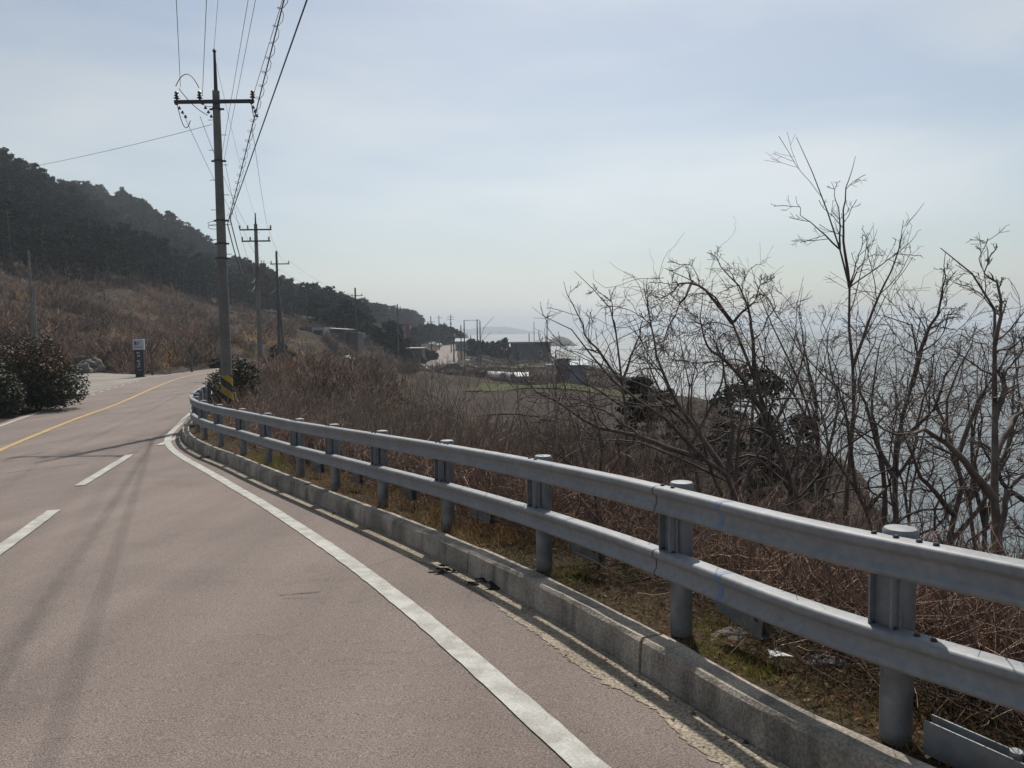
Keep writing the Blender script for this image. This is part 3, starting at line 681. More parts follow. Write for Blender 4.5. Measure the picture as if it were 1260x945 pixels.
mb = MB(); mb.box((0.04, -.106, .62), (.26, .01, .08)); mb.build('caption', mat('sign_grey', (.16, .17, .20), .5), sg)
# chevron boards
for i, (px, py, D, lb) in enumerate(((208, 436, 63, 'yellow chevron arrow board beside the road, nearer the black sign'), (253, 437, 76, 'yellow chevron arrow board beside the road, nearer the striped pole'))):
    a = at(px, py, D); zb = float(zt(a[0], D))
    ch = empty('chevron_sign', (a[0], D, zb - .05), 0, lb, 'road sign', 'chevron boards along the bend')
    mb = MB(); mb.tube([(0, .04, 0), (0, .04, a[2] - zb + .3)], .03, 8); mb.build('pole', M_iron, ch)
    mb = MB(); mb.box((0, 0, a[2] - zb), (.46, .03, .62), 0, .01); bd = mb.build('board', M_chev, ch)
    mb = MB(); z = a[2] - zb
    for s_ in (1, -1): mb.add([(-.13, -.02, z + s_ * .27), (.0, -.02, z + s_ * .27), (.17, -.02, z), (.04, -.02, z)], [(0, 1, 2, 3)[::s_]])
    mb.build('arrow', M_black, bd)
# red and blue bundle under the shrub
a = gpt(68, 490); bz = Zr(a[1])
e = empty('barrier_bundle', (a[0] - .3, a[1] + .3, bz), .3, 'small red, white and blue bundle lying under the glossy shrub', 'bundle')
mb = MB(); mb.box((.25, 0, .18), (.55, .35, .34), .2, .1); mb.build('red_bag', mat('red_plastic', (.35, .03, .03), .5), e)
mb = MB(); mb.box((0, .05, .36), (.5, .3, .14), .1, .06); mb.build('blue_cover', mat('blue_plastic', (.04, .09, .35), .5), e)
mb = MB(); mb.box((-.22, -.05, .2), (.2, .3, .36), -.1, .07); mb.build('white_bag', mat('white_plastic', (.6, .6, .6), .5), e)
# rocks by the apron and on the slope
M_rock = mat('grey_rock', (.14, .125, .11), .95, var=(.09, .085, .08), scale=1.5, bump=.6, bscale=4)
def rock(name, c, s, label, group=None, m=M_rock, cat='rock'):
    n1, n2 = 14, 9; V = []; ph = rng.uniform(0, 6, 6)
    for i in range(n2 + 1):
        th = math.pi * i / n2
        for j in range(n1):
            w = 2 * math.pi * j / n1; r = 1 + .16 * math.sin(2 * w + ph[0]) * math.sin(th) + .12 * math.sin(3 * w + 2 * th + ph[1]) + .1 * math.cos(5 * th + w + ph[2]) * math.sin(th) + rng.normal(0, .03)
            V.append((r * math.sin(th) * math.cos(w) * s[0], r * math.sin(th) * math.sin(w) * s[1], r * math.cos(th) * s[2]))
    Fc = [(i * n1 + j, i * n1 + (j + 1) % n1, (i + 1) * n1 + (j + 1) % n1, (i + 1) * n1 + j)[::-1] for i in range(n2) for j in range(n1)]
    o = mesh_np(name, V, Fc, m); o.location = tuple(map(float, c)); o.rotation_euler = (0, 0, rng.uniform(0, 6)); return tag(o, label, cat, group)
for px, py, D, s, lb in ((103, 448, 66, (.8, .7, .7), 'left round grey boulder at the far edge of the apron'), (113, 447, 67, (1.1, .8, .9), 'largest grey boulder at the far edge of the apron'), (107, 439, 70, (1.2, .9, .55), 'flat boulder lying behind the two apron boulders')):
    a = at(px, py, D); rock('boulder', (a[0], D, float(zt(a[0], D)) + s[2] * .4), s, lb)
a = gpt(918, 792)
for k in range(2):
    rock('flat_stone', (1.72 - .4 * k, 4.15 + .45 * k, float(zt(1.6 - .4 * k, 4.15 + .45 * k)) + .04), (.13, .09, .035), ('pale flat stone lying in the dry grass behind the second post', 'smaller pale stone beside the flat stone behind the guardrail')[k])
# litter in the gutter
for px, py, k in ((252, 563, 0), (300, 573, 1), (545, 703, 2), (595, 715, 3), (618, 722, 4), (930, 772, 5)):
    a = gpt(px, py) if k < 5 else (1.42, 4.05); z = Zr(a[1]) + (.012 if k < 5 else .2)
    mb = MB(); n = 9
    for q in range(8 if k < 5 else 2):
        w = rng.uniform(0, 6.28); rr = rng.uniform(0, .16 if k < 5 else .03); s_ = rng.uniform(.03, .09) * (1.8 if k == 0 else 1)
        p = np.array([rr * math.cos(w), rr * math.sin(w), 0]); V = [p + np.array([s_ * math.cos(w + h) * (1 if j % 2 else .6), s_ * math.sin(w + h) * .5, rng.uniform(0, .03)]) for j, h in enumerate(np.linspace(0, 5.2, 6))]
        mb.add(V, [tuple(range(6))])
    o = mb.build('litter_scrap', MATS['white_plastic'] if k == 5 else MATS['tree_bark'] if k != 0 else MATS['gutter_concrete']); o.location = (a[0], a[1], z)
    tag(o, ('crumpled debris on the gutter beside the kerb bend', 'dead leaves in the gutter just right of the kerb bend', 'small clump of dead leaves in the mid gutter', 'dark leaf pile in the shaded gutter', 'scattered dry leaves against the kerb by the joint', 'crumpled white paper scrap in the dry grass')[k], 'litter')

# ------------------------------------------------------------------ vegetation tools
def norm(v): return v / (np.linalg.norm(v, axis=-1, keepdims=True) + 1e-9)
def tubes(P, R, sides=3):
    N_, K = P.shape[:2]; T = np.gradient(P, axis=1) if K > 2 else np.repeat((P[:, 1:] - P[:, :1]), 2, 1)
    T = norm(T); ref = np.where(np.abs(T[..., 2:3]) > .8, np.array([1., 0, 0]), np.array([0, 0, 1.])); a = norm(np.cross(T, ref)); b = np.cross(T, a)
    w = np.arange(sides) * 2 * np.pi / sides
    V = P[:, :, None, :] + R[:, :, None, None] * (a[:, :, None, :] * np.cos(w)[None, None, :, None] + b[:, :, None, :] * np.sin(w)[None, None, :, None])
    base = (np.arange(N_) * K * sides)[:, None, None]; i = np.arange(K - 1)[None, :, None] * sides; j = np.arange(sides)[None, None, :]; j2 = (j + 1) % sides
    Fc = np.stack([base + i + j, base + i + j2, base + i + sides + j2, base + i + sides + j], -1).reshape(-1, 4)
    return V.reshape(-1, 3), Fc
def cat_mesh(parts):
    Vs, Fs, n = [], [], 0
    for v, f in parts: Vs.append(v); Fs.append(f + n); n += len(v)
    return np.concatenate(Vs), np.concatenate(Fs)
def grow(st, d, Lh, K, curl=.25, up=.0, rg=rng):
    N_ = len(st); P = np.zeros((N_, K, 3)); P[:, 0] = st; d = norm(d); stp = (Lh / (K - 1))[:, None]
    for k in range(1, K):
        P[:, k] = P[:, k - 1] + d * stp; d = norm(d + rg.normal(0, curl, (N_, 3)) + np.array([0, 0, up]))
    return P
def branch(P, R, per, t0, t1, ang, Lmul, K, curl, up, rmul=.6, rmin=.001, rg=rng, Ls=None):
    N_, Kp = P.shape[:2]; M_ = N_ * per; pi = np.repeat(np.arange(N_), per); t = rg.uniform(t0, t1, M_) * (Kp - 1); i = np.minimum(t.astype(int), Kp - 2); f = (t - i)[:, None]
    st = P[pi, i] * (1 - f) + P[pi, i + 1] * f; T = norm(P[pi, i + 1] - P[pi, i]); r0 = (R[pi, i] * (1 - f[:, 0]) + R[pi, i + 1] * f[:, 0]) * rmul
    q = norm(np.cross(T, rg.normal(0, 1, (M_, 3)))); a = rg.uniform(ang[0], ang[1], M_)[:, None]; d = T * np.cos(a) + q * np.sin(a)
    pl = np.linalg.norm(np.diff(P, axis=1), axis=2).sum(1)[pi]
    Lh = pl * rg.uniform(Lmul[0], Lmul[1], M_) * (1.15 - .6 * t / (Kp - 1))
    C = grow(st, d, Lh, K, curl, up, rg); r0 = np.maximum(r0, rmin)
    RR = r0[:, None] * np.linspace(1, .45, K)[None]; return C, np.maximum(RR, rmin)
def shrub_mesh(seed, h=2.0, stems=6, spread=.5, per=(6, 4), rb=.012, curl=.10, twr=.0016, upr=.05):
    rg = np.random.default_rng(seed); st = rg.normal(0, .10, (stems, 3)); st[:, 2] = -.15
    d = np.stack([rg.normal(0, spread, stems), rg.normal(0, spread, stems), np.ones(stems)], 1)
    P = grow(st, d, h * rg.uniform(.6, 1.1, stems), 9, curl, upr, rg); R = rb * rg.uniform(.6, 1.2, stems)[:, None] * np.linspace(1, .2, 9)[None]
    parts = [tubes(P, R, 4)]
    C, RC_ = branch(P, R, per[0], .2, .95, (.35, .9), (.25, .5), 6, .12, .06, .55, twr * 1.3, rg); parts.append(tubes(C, RC_))
    if per[1]:
        D_, RD = branch(C, RC_, per[1], .2, 1, (.4, 1.0), (.3, .6), 4, .15, .04, .6, twr, rg); parts.append(tubes(D_, RD))
    return cat_mesh(parts)
def merge_inst(variants, pos, rz, sc, tilt=None, which=None, rg=rng, tint=None):
    Vs, Fs, Ts, n = [], [], [], 0
    which = rg.integers(0, len(variants), len(pos)) if which is None else which
    for k, (V, Fc) in enumerate(variants):
        m = which == k
        if not m.any(): continue
        c, s_ = np.cos(rz[m]), np.sin(rz[m]); x = V[None, :, 0] * c[:, None] - V[None, :, 1] * s_[:, None]; y = V[None, :, 0] * s_[:, None] + V[None, :, 1] * c[:, None]
        sc_ = sc[m][:, None]; Q = np.stack([x * sc_, y * sc_, V[None, :, 2] * sc_], -1)
        if tilt is not None: Q[..., 0] += Q[..., 2] * tilt[m][:, 0:1]; Q[..., 1] += Q[..., 2] * tilt[m][:, 1:2]
        Q += pos[m][:, None, :]; q = len(Q); Vs.append(Q.reshape(-1, 3)); Fs.append((Fc[None] + (np.arange(q) * len(V))[:, None, None]).reshape(-1, Fc.shape[1]) + n); n += q * len(V)
        if tint is not None: Ts.append(np.repeat(tint[m], len(V), 0))
    return np.concatenate(Vs), np.concatenate(Fs), (np.concatenate(Ts) if tint is not None else None)
def scatter(n, xr, yr, cond, rg=rng, ylog=True):
    X = []; tot = 0
    for _ in range(60):
        y = np.exp(rg.uniform(math.log(yr[0]), math.log(yr[1]), n)) if ylog else rg.uniform(yr[0], yr[1], n)
        px = rg.uniform(xr[0], xr[1], n); x = (px - 630) / F * y; m = cond(x, y, px); X.append(np.stack([x[m], y[m], px[m]], 1)); tot += m.sum()
        if tot >= n: break
    return np.concatenate(X)[:n]
def place(xy): return np.stack([xy[:, 0], xy[:, 1], zt(xy[:, 0], xy[:, 1])], 1)
def tints(n, base, var=.25, rg=rng): return np.clip(np.array(base)[None] * (1 + rg.normal(0, var, (n, 1))) * (1 + rg.normal(0, .07, (n, 3))), .15, 3)

def leaf_cards(C, sz, rg, flat=.5, asp=2.2):
    n = len(C); d = norm(rg.normal(0, 1, (n, 3)) * np.array([1, 1, flat])); s_ = norm(np.cross(d, rg.normal(0, 1, (n, 3)))); sz = sz * rg.uniform(.6, 1.3, n)[:, None]
    a = C - d * sz * asp / 2; b = C + d * sz * asp / 2; m_ = C + s_ * sz * .5; m2 = C - s_ * sz * .5
    return np.stack([a, m_, b, m2], 1).reshape(-1, 3), np.arange(n * 4).reshape(-1, 4)

# ------------------------------------------------------------------ near ground cover
def zband(lo, hi): return lambda x, y, px: (zone(x, y) > lo) & (zone(x, y) < hi) & (-dist_poly(x, y, RC) > dist_poly(x, y, LC))
def blades(name, n, cond, xr, yr, h, w, label, tint, bend=.8, kind='stuff'):
    q = scatter(n, xr, yr, cond); P0 = place(q); n = len(P0); tt = q[:, 1] < 6
    d = np.stack([rng.normal(0, bend, n), rng.normal(0, bend, n), np.ones(n)], 1); hh = rng.uniform(.4, 1.1, n) * h
    P = grow(P0, d, hh, 4, .35, -.05); side = norm(np.cross(P[:, 1] - P[:, 0], rng.normal(0, 1, (n, 3)))) * w
    Wd = np.array([1, .8, .5, .1])[None, :, None]; Lf = P - side[:, None] * Wd; Rt = P + side[:, None] * Wd
    V = np.stack([Lf, Rt], 2).reshape(-1, 3); b = (np.arange(n) * 8)[:, None, None]; i = np.arange(3)[None, :, None] * 2
    Fc = (b + i + np.array([0, 1, 3, 2])[None, None]).reshape(-1, 4); T = np.repeat(tints(n, tint, .3), 8, 0)
    o = mesh_np(name, V, Fc, M_grass, tint=T); return tag(o, label, 'grass', kind='stuff')
def xylook(y0, y1): return lambda c: (lambda x, y, px: c(x, y, px) & (y > y0) & (y < y1))
nb = zband(.22, 3.5)
blades('dry_grass', 42000, nb, (500, 1700), (2.2, 9), .13, .0042, 'matted dry tan grass growing behind the kerb', (.85, .68, .50), 1.1)
blades('dry_grass', 14000, nb, (200, 900), (7, 26), .28, .0055, 'dry tan grass along the far run of the guardrail', (.7, .55, .42), .8)
gc = lambda x, y, px: zband(.2, 1.5)(x, y, px) & (vnoise(x, y, 1.6, 9) > .08) & (y > 3.7) & (y < 8)
blades('green_grass', 14000, gc, (560, 1000), (3.7, 8), .10, .0045, 'patches of fresh green and yellow grass behind the kerb', (.60, .78, .24), .9)
blades('green_grass', 1500, lambda x, y, px: zband(.3, 1.2)(x, y, px), (300, 345), (11, 15), .2, .003, 'small green tuft beneath the guardrail near the kerb bend', (.5, .75, .28), .9)
q = scatter(26000, (480, 1700), (2.2, 11), zband(.2, 4)); P0 = place(q); P0[:, 2] += rng.uniform(.003, .05, len(P0))
V, Fc = leaf_cards(P0, .022, rng, flat=.35, asp=1.8); tt = tints(len(P0), (.62, .44, .32), .45); tt[rng.random(len(tt)) < .12] *= 1.8
tag(mesh_np('leaf_litter', V, Fc, M_grass, tint=np.repeat(tt, 4, 0)), 'dead brown leaves littering the ground behind the kerb', 'leaf litter', kind='stuff')
# bramble thicket: many arching stems
def brambles(name, n, cond, xr, yr, Lh, r, label, tint, K=7, up=.10, curl=.28, zl=(0, .3)):
    q = scatter(n, xr, yr, cond); P0 = place(q); n = len(P0); P0[:, 2] += rng.uniform(zl[0], zl[1], n)
    d = np.stack([rng.normal(0, 1, n), rng.normal(0, 1, n), rng.uniform(.1, 1.3, n)], 1); P = grow(P0, d, rng.uniform(.4, 1.2, n) * Lh, K, curl, up)
    g = zt(P[:, -1, 0], P[:, -1, 1]); 
    lift = np.linspace(0, 1, K)[None] * np.maximum(0, g - P[:, -1, 2] + .05)[:, None]; P[..., 2] += lift
    zn_ = np.minimum(zone(P[:, -1, 0], P[:, -1, 1]), zone(P[:, K // 2, 0], P[:, K // 2, 1])); P = P[zn_ > .25]; n = len(P)
    V, Fc = tubes(P, r * rng.uniform(.5, 1.3, n)[:, None] * np.linspace(1, .4, K)[None]); T = np.repeat(tints(n, tint, .35), K * 3, 0)
    return tag(mesh_np(name, V, Fc, M_twig, tint=T), label, 'undergrowth', kind='stuff')
def profd(lo, hi, wgt):   # undergrowth thickens away from the kerb
    c = zband(lo, hi)
    return lambda x, y, px: c(x, y, px) & (rng.random(np.shape(x)) < np.clip((zone(x, y) - lo) / wgt + .12, 0, 1))
brambles('bramble_thicket', 24000, profd(.6, 6, 1.0), (560, 1750), (2.2, 9), .75, .0036, 'tangled brown bramble stems on the bank behind the near guardrail', (1.15, .96, .87), zl=(0, .45))
brambles('bramble_thicket', 17000, profd(.5, 7, 1.0), (240, 1500), (7, 20), .85, .0055, 'tangled reddish brown brambles on the bank behind the guardrail', (1.1, .92, .85), zl=(0, .6))
brambles('dead_stems', 1500, profd(.4, 5, 1.0), (500, 1750), (2.4, 10), .6, .0025, 'pale dry dead stems caught in the brambles', (2.6, 2.2, 1.7), K=6, curl=.2)

# bare shrubs, individuals sharing meshes
SH = [shrub_mesh(100 + i, h=1.9, stems=7, spread=.35, per=(7, 4), rb=.010, twr=.0022) for i in range(5)]
shm = [mesh_np('bare_shrub', V, Fc, M_twig, tint=np.full((len(V), 3), c_)) for (V, Fc), c_ in zip(SH, (1.0, 1.15, .85, 1.3, .9))]
def indiv(protos, q, sc, label, cat, group, used):
    P0 = place(q); out = []
    for k in range(len(q)):
        p = protos[rng.integers(0, len(protos))]
        if p in used: o = copy_tree(p)
        else: o = p; used.add(p)
        o.location = tuple(P0[k]); o.rotation_euler = (rng.normal(0, .06), rng.normal(0, .06), rng.uniform(0, 6.28)); s_ = float(sc[k]); o.scale = (s_, s_, s_ * rng.uniform(.85, 1.2)); tag(o, label, cat, group); out.append(o)
    return out
used = set()
q = scatter(150, (270, 960), (9, 42), lambda x, y, px: zband(1.2, 60)(x, y, px))
hs_ = rng.uniform(.55, 1.05, len(q)) * (1 + (q[:, 1] > 22) * .15)
indiv(shm, q, hs_, 'bare upright twiggy shrub on the brown bank behind the guardrail', 'shrub', 'bare shrubs on the bank below the road', used)
# thin whippy saplings seen against the field
SP = [shrub_mesh(200 + i, h=2.7, stems=5, spread=.18, per=(4, 2), rb=.011, curl=.06, twr=.003, upr=.02) for i in range(3)]
spm = [mesh_np('sapling', V, Fc, M_twig, tint=np.full((len(V), 3), .85)) for V, Fc in SP]
q = scatter(105, (440, 900), (8, 24), lambda x, y, px: zband(1.0, 12)(x, y, px))
indiv(spm, q, rng.uniform(.55, 1.05, len(q)), 'thin whippy bare sapling rising out of the thicket', 'sapling', 'thin saplings in the thicket', used)

# low brush covering the slopes: nobody could count it
BR = [shrub_mesh(300 + i, h=1.0, stems=9, spread=.8, per=(4, 0), rb=.012, curl=.2, twr=.007) for i in range(4)]
def brush(n, xr, yr, cond, sc, label, tint, var=.3, name='brush'):
    q = scatter(n, xr, yr, cond); P0 = place(q); n = len(q)
    nz = vnoise(q[:, 0], q[:, 1], .45, 77); nz2 = vnoise(q[:, 0], q[:, 1], .22, 78); keep_ = rng.random(n) < np.clip(.8 + nz2 * 1.1, .3, 1); P0, q, nz, nz2 = P0[keep_], q[keep_], nz[keep_], nz2[keep_]; n = len(q)
    tt = tints(n, tint, var); tt = tt * (1 + np.clip(nz, -.5, .7)[:, None] * np.array([.9, .85, .75]))
    V, Fc, T = merge_inst(BR, P0, rng.uniform(0, 6.28, n), rng.uniform(sc[0], sc[1], n) * np.clip(1 + nz2, .45, 1.6), tint=tt)
    return tag(mesh_np(name, V, Fc, M_twig, tint=T), label, 'brush', kind='stuff')
brush(4200, (230, 1000), (14, 62), lambda x, y, px: zband(1.0, 90)(x, y, px) & ~((px > 560) & (y > 48)), (.5, 1.15), 'dense brown winter brush covering the bank and field edge', (1.0, .93, .90))
brush(6000, (-80, 480), (40, 190), lambda x, y, px: ~((px > 362) & (px < 402) & (y > 88) & (y < 140)) & (zone(x, y) > 2.0) & (in_apron(x, y) > 1.0) & (vnoise(x, y, .12, 21) > -.6), (.9, 2.3), 'brown and tan winter brush covering the lower hillside', (.95, .80, .72), .4)
brush(1500, (-80, 400), (45, 120), lambda x, y, px: (zone(x, y) > 2.0) & (in_apron(x, y) > 1.5) & ((vnoise(x, y, .2, 31) > .05) | ((zone(x, y) < 9) & (y > 45))), (.6, 1.2), 'pale straw coloured dead grass and brush on the hillside', (3.4, 2.6, 1.7), .3)
brush(900, (240, 700), (16, 60), lambda x, y, px: zband(1.0, 90)(x, y, px) & (vnoise(x, y, .3, 35) > .1), (.35, .8), 'straw coloured dead grass clumps among the brush on the bank', (2.6, 2.1, 1.5), .3)
brush(900, (400, 900), (104, 230), lambda x, y, px: (zone(x, y) > 3) & (np.abs(vnoise(x, y, .07, 41)) < .13) & (ztab(x, y) > -10), (1.2, 2.4), 'dark hedge lines of scrub between the far fields', (.75, .72, .70), .3)
brush(700, (820, 1300), (20, 90), lambda x, y, px: (ztab(x, y) > -10.5), (.8, 1.5), 'dull brown scrub on the headland above the water', (.85, .75, .65), .3)

def vines(name, boxes, label):
    P_ = []
    for n_, px0, px1, py0, py1, d0, d1, Lh in boxes:
        D = rng.uniform(d0, d1, n_); px = rng.uniform(px0, px1, n_); py = rng.uniform(py0, py1, n_) ; st = np.array([at(a, b, c) for a, b, c in zip(px, py, D)])
        P_.append(grow(st, np.stack([rng.normal(0, 1, n_), rng.normal(0, .7, n_), rng.normal(.3, .7, n_)], 1), rng.uniform(.4, 1.2, n_) * Lh, 12, .30, -.03))
    P_ = np.concatenate(P_); V, Fc = tubes(P_, .0032 * rng.uniform(.5, 1.4, len(P_))[:, None] * np.linspace(1, .4, 12)[None]); T = np.repeat(tints(len(P_), (.8, .72, .68), .35), 36, 0)
    return tag(mesh_np(name, V, Fc, M_twig, tint=T), label, 'vines', kind='stuff')
vines('dry_vines', [(110, 800, 900, 340, 470, 7.3, 8.3, 1.0), (80, 880, 1000, 420, 560, 7.5, 9.5, 1.0), (150, 1060, 1260, 400, 540, 6, 8.5, .9), (130, 1000, 1250, 500, 640, 5.5, 9, 1.0), (70, 660, 860, 430, 580, 7, 9, .9)], 'dry curling vines tangled through the bare trees')
# loose grit along the gutter and asphalt edge
GR = [(np.array([(1, 0, 0), (-.5, .8, 0), (-.5, -.8, 0), (0, 0, .8)], float), np.array([(0, 1, 3), (1, 2, 3), (2, 0, 3), (0, 2, 1)]))]
n = 5200; k = rng.integers(0, 1290, n); f_ = np.clip(rng.beta(1.2, 2.2, n) * 1.25 - .15, -.15, 1)[:, None]; a = gi2[k] * f_ + go_[k] * (1 - f_) + rng.normal(0, .03, (n, 2)); m = (a[:, 1] > 2.3) & (a[:, 1] < 20) & (dist_poly(a[:, 0], a[:, 1], RC) > .01); a = a[m]; n = len(a)
V, Fc, T = merge_inst(GR, np.stack([a[:, 0], a[:, 1], Zr(a[:, 1]) + .003], 1), rng.uniform(0, 6.28, n), rng.uniform(.0025, .009, n) * (1 + (rng.random(n) < .03) * 1.5), tint=tints(n, (.9, .75, .6), .5))
tag(mesh_np('loose_grit', V, Fc, M_twig, tint=T), 'loose grit and leaf crumbs strewn along the gutter', 'grit', kind='stuff')

# ------------------------------------------------------------------ bare trees on the right, limbs laid out at their own distance
def bare_tree(label, D, limbs, base, per=(5, 5, 3), r0=.03, spread=.4, lift=.02, seed=0, curl=.16, dens=1.2, wob=.03, lm=1.0, tint=1.0):
    """limbs: list of (list of sight points, depth offset of the limb tip, radius factor)"""
    rg = np.random.default_rng(seed); e = None
    b3 = at(base[0], base[1], D); bx, by = b3[0], D; bz = float(zt(bx, by)); o3 = np.array([bx, by, bz])
    parts = []; PL = []; RL = []
    for pts, dd, rf in limbs:
        k = len(pts); L3 = []
        for i, (px, py) in enumerate(pts): L3.append(at(px, py, D + dd * i / max(1, k - 1)))
        if PL and rf <= .8:
            tc = PL[0] + o3; L3[0] = tc[int(np.argmin(np.hypot(tc[:, 0] - L3[0][0], tc[:, 2] - L3[0][2])))]
        elif L3[0][2] < bz + 1.0 or rf > .8: L3 = [np.array([L3[0][0], by, bz - .25])] + L3
        C = catmull(L3, 6); C = resample(C, n=14); C = C + (rg.normal(0, .012, C.shape) + wob * np.sin(np.arange(14)[:, None] * rg.uniform(.8, 1.5, (1, 3)) + rg.uniform(0, 6, (1, 3)))) * np.linspace(0, 1, 14)[:, None]
        PL.append(C - o3); RL.append(1.2 * r0 * rf * np.linspace(1, .04, 14) ** 1.15 + .0018)
    P = np.array(PL); R = np.array(RL)
    tv, tf = tubes(P, R, 7)
    C1, R1 = branch(P, R, max(1, int(per[0] * dens)), .22, .88, (.35, 1.05), (.18 * lm, .42 * lm), 9, curl * 1.35, lift * .6, .5, .0034, rg)
    C2, R2 = branch(C1, R1, max(1, int(per[1] * dens)), .15, 1, (.4, 1.1), (.3, .65), 5, curl * 1.1, lift, .55, .0024, rg)
    bv, bf = cat_mesh([tubes(C1, R1, 4), tubes(C2, R2, 3)])
    C3, R3 = branch(C2, R2, per[2], .2, 1, (.4, 1.1), (.35, .7), 4, curl, lift, .6, .0019, rg); wv, wf = tubes(C3, R3, 3)
    e = empty('bare_tree', (bx, by, bz), 0, label, 'tree')
    mesh_np('trunk', tv, tf, M_bark, e, tint=np.full((len(tv), 3), tint), smooth=True)
    mesh_np('branches', bv, bf, M_bark, e, tint=np.full((len(bv), 3), tint * .85))
    mesh_np('twigs', wv, wf, M_twig, e, tint=np.full((len(wv), 3), tint * .8))
    return e
bare_tree('tallest bare tree, a slim straight stem with whip tips high above the thicket', 8.5,
  [([(1040, 640), (1046, 560), (1052, 480), (1047, 420), (1045, 345), (1028, 300), (1012, 250), (998, 210), (979, 168)], .3, 1.0),
   ([(1045, 350), (1038, 290), (1040, 240), (1052, 192)], -.3, .5), ([(1040, 300), (1032, 262), (1024, 222)], .2, .28),
   ([(1052, 430), (1075, 380), (1098, 330), (1112, 290), (1134, 248)], .5, .5), ([(1098, 335), (1118, 300), (1132, 280)], .2, .2),
   ([(1030, 300), (1005, 280), (985, 262), (978, 240)], -.4, .25), ([(1044, 350), (1060, 325), (1078, 310)], .3, .22), ([(1046, 330), (1062, 300), (1076, 280)], -.2, .2)],
  (1040, 660), per=(4, 3, 2), r0=.030, seed=1, curl=.07, lift=.05, wob=.006, dens=1)
bare_tree('leaning bare tree with an arched drooping crown left of the tallest tree', 7.8,
  [([(985, 640), (960, 560), (930, 470), (905, 410), (885, 370), (850, 340), (815, 330)], .4, 1.0), ([(905, 415), (870, 360), (840, 350), (800, 375)], -.3, .45), ([(930, 470), (925, 420), (918, 370), (872, 308)], .3, .5),
   ([(950, 520), (900, 450), (868, 425), (862, 360)], -.5, .6), ([(870, 345), (840, 370), (825, 400), (812, 440)], .2, .3), ([(918, 400), (935, 360), (940, 335)], .2, .3)],
  (985, 650), per=(7, 5, 3), r0=.040, seed=2, curl=.20, lift=.0)
bare_tree('reddish slender bare tree rising just right of the pine at the field edge', 9.0,
  [([(775, 590), (768, 520), (765, 450), (755, 400), (735, 360), (712, 333)], .2, 1.0), ([(766, 470), (735, 430), (715, 400), (692, 342)], -.3, .5), ([(765, 460), (790, 400), (800, 370)], .4, .45), ([(768, 510), (720, 470), (680, 440), (668, 405)], .2, .4), ([(755, 400), (750, 370), (728, 352)], 0, .25)],
  (778, 600), per=(6, 4, 2), r0=.030, seed=3, curl=.13, tint=1.2)
bare_tree('low bare tree whose limbs sweep far left over the field', 7.0,
  [([(905, 610), (860, 560), (800, 500), (740, 450), (700, 405), (668, 395)], -.4, 1.0), ([(860, 565), (790, 540), (730, 520), (660, 480), (632, 430)], .3, .7), ([(905, 600), (850, 520), (815, 460), (800, 400), (792, 340)], .5, .7), ([(880, 580), (900, 500), (880, 430), (866, 400)], .3, .6)],
  (915, 640), per=(7, 4, 3), r0=.032, seed=4, curl=.18)
bare_tree('bare tree with crossing limbs between the arched tree and the tallest tree', 9.5,
  [([(1000, 650), (1010, 580), (995, 500), (965, 430), (940, 380), (925, 330)], .3, 1.0), ([(1005, 560), (1000, 470), (985, 410), (990, 355)], -.4, .6), ([(1000, 520), (965, 470), (930, 440), (900, 380)], .3, .5), ([(1008, 590), (1030, 500), (1020, 430), (1000, 380)], .2, .6)],
  (1000, 670), per=(8, 5, 3), r0=.033, seed=5, curl=.17)
bare_tree('bare tree with a long hooked limb curling above the water at the right', 7.5,
  [([(1105, 700), (1100, 620), (1110, 520), (1125, 450), (1130, 408), (1119, 389), (1100, 386), (1080, 398), (1064, 420)], .2, 1.0), ([(1115, 480), (1140, 410), (1160, 370), (1163, 310)], -.3, .6), ([(1125, 450), (1150, 400), (1180, 385)], .4, .4), ([(1104, 600), (1070, 520), (1060, 460), (1085, 400)], .5, .6), ([(1108, 560), (1150, 500), (1170, 450), (1190, 400)], -.4, .5)],
  (1105, 720), per=(7, 5, 3), r0=.034, seed=6, curl=.17)
bare_tree('thick grey bare tree nearest the right picture edge', 5.2,
  [([(1224, 820), (1226, 700), (1222, 600), (1228, 520), (1222, 430), (1226, 380), (1205, 340), (1160, 310)], .3, 1.0), ([(1222, 610), (1180, 560), (1140, 530), (1100, 532), (1060, 520)], -.4, .62), ([(1228, 560), (1245, 520), (1275, 480)], .5, .5), ([(1224, 640), (1250, 590), (1290, 560)], .3, .5), ([(1224, 420), (1232, 370), (1208, 305)], .2, .3), ([(1228, 520), (1240, 460), (1262, 400)], .2, .45)],
  (1224, 840), per=(7, 5, 3), r0=.042, seed=7, curl=.17, tint=1.25, lm=.55)
bare_tree('crooked bare tree with pale sunlit limbs right of the hooked tree', 6.4,
  [([(1175, 790), (1165, 700), (1180, 600), (1165, 520), (1180, 450), (1205, 395)], .4, 1.0), ([(1172, 640), (1130, 580), (1110, 510), (1120, 470)], -.3, .6), ([(1172, 560), (1210, 480), (1240, 440), (1258, 395)], .3, .55), ([(1170, 680), (1210, 620), (1240, 560), (1262, 500)], -.2, .55)],
  (1178, 800), per=(7, 5, 3), r0=.034, seed=8, curl=.18, tint=1.2)
bare_tree('forked bare tree standing behind the nearest guardrail post cap', 7.0,
  [([(1085, 740), (1075, 660), (1040, 580), (1000, 530), (960, 500)], .3, 1.0), ([(1080, 690), (1090, 600), (1075, 520), (1080, 440), (1095, 400)], .3, .8), ([(1078, 640), (1120, 560), (1140, 480), (1150, 420)], -.3, .6), ([(1082, 600), (1045, 540), (1030, 460), (1015, 420)], .2, .5)],
  (1085, 750), per=(8, 5, 3), r0=.030, seed=9, curl=.18)
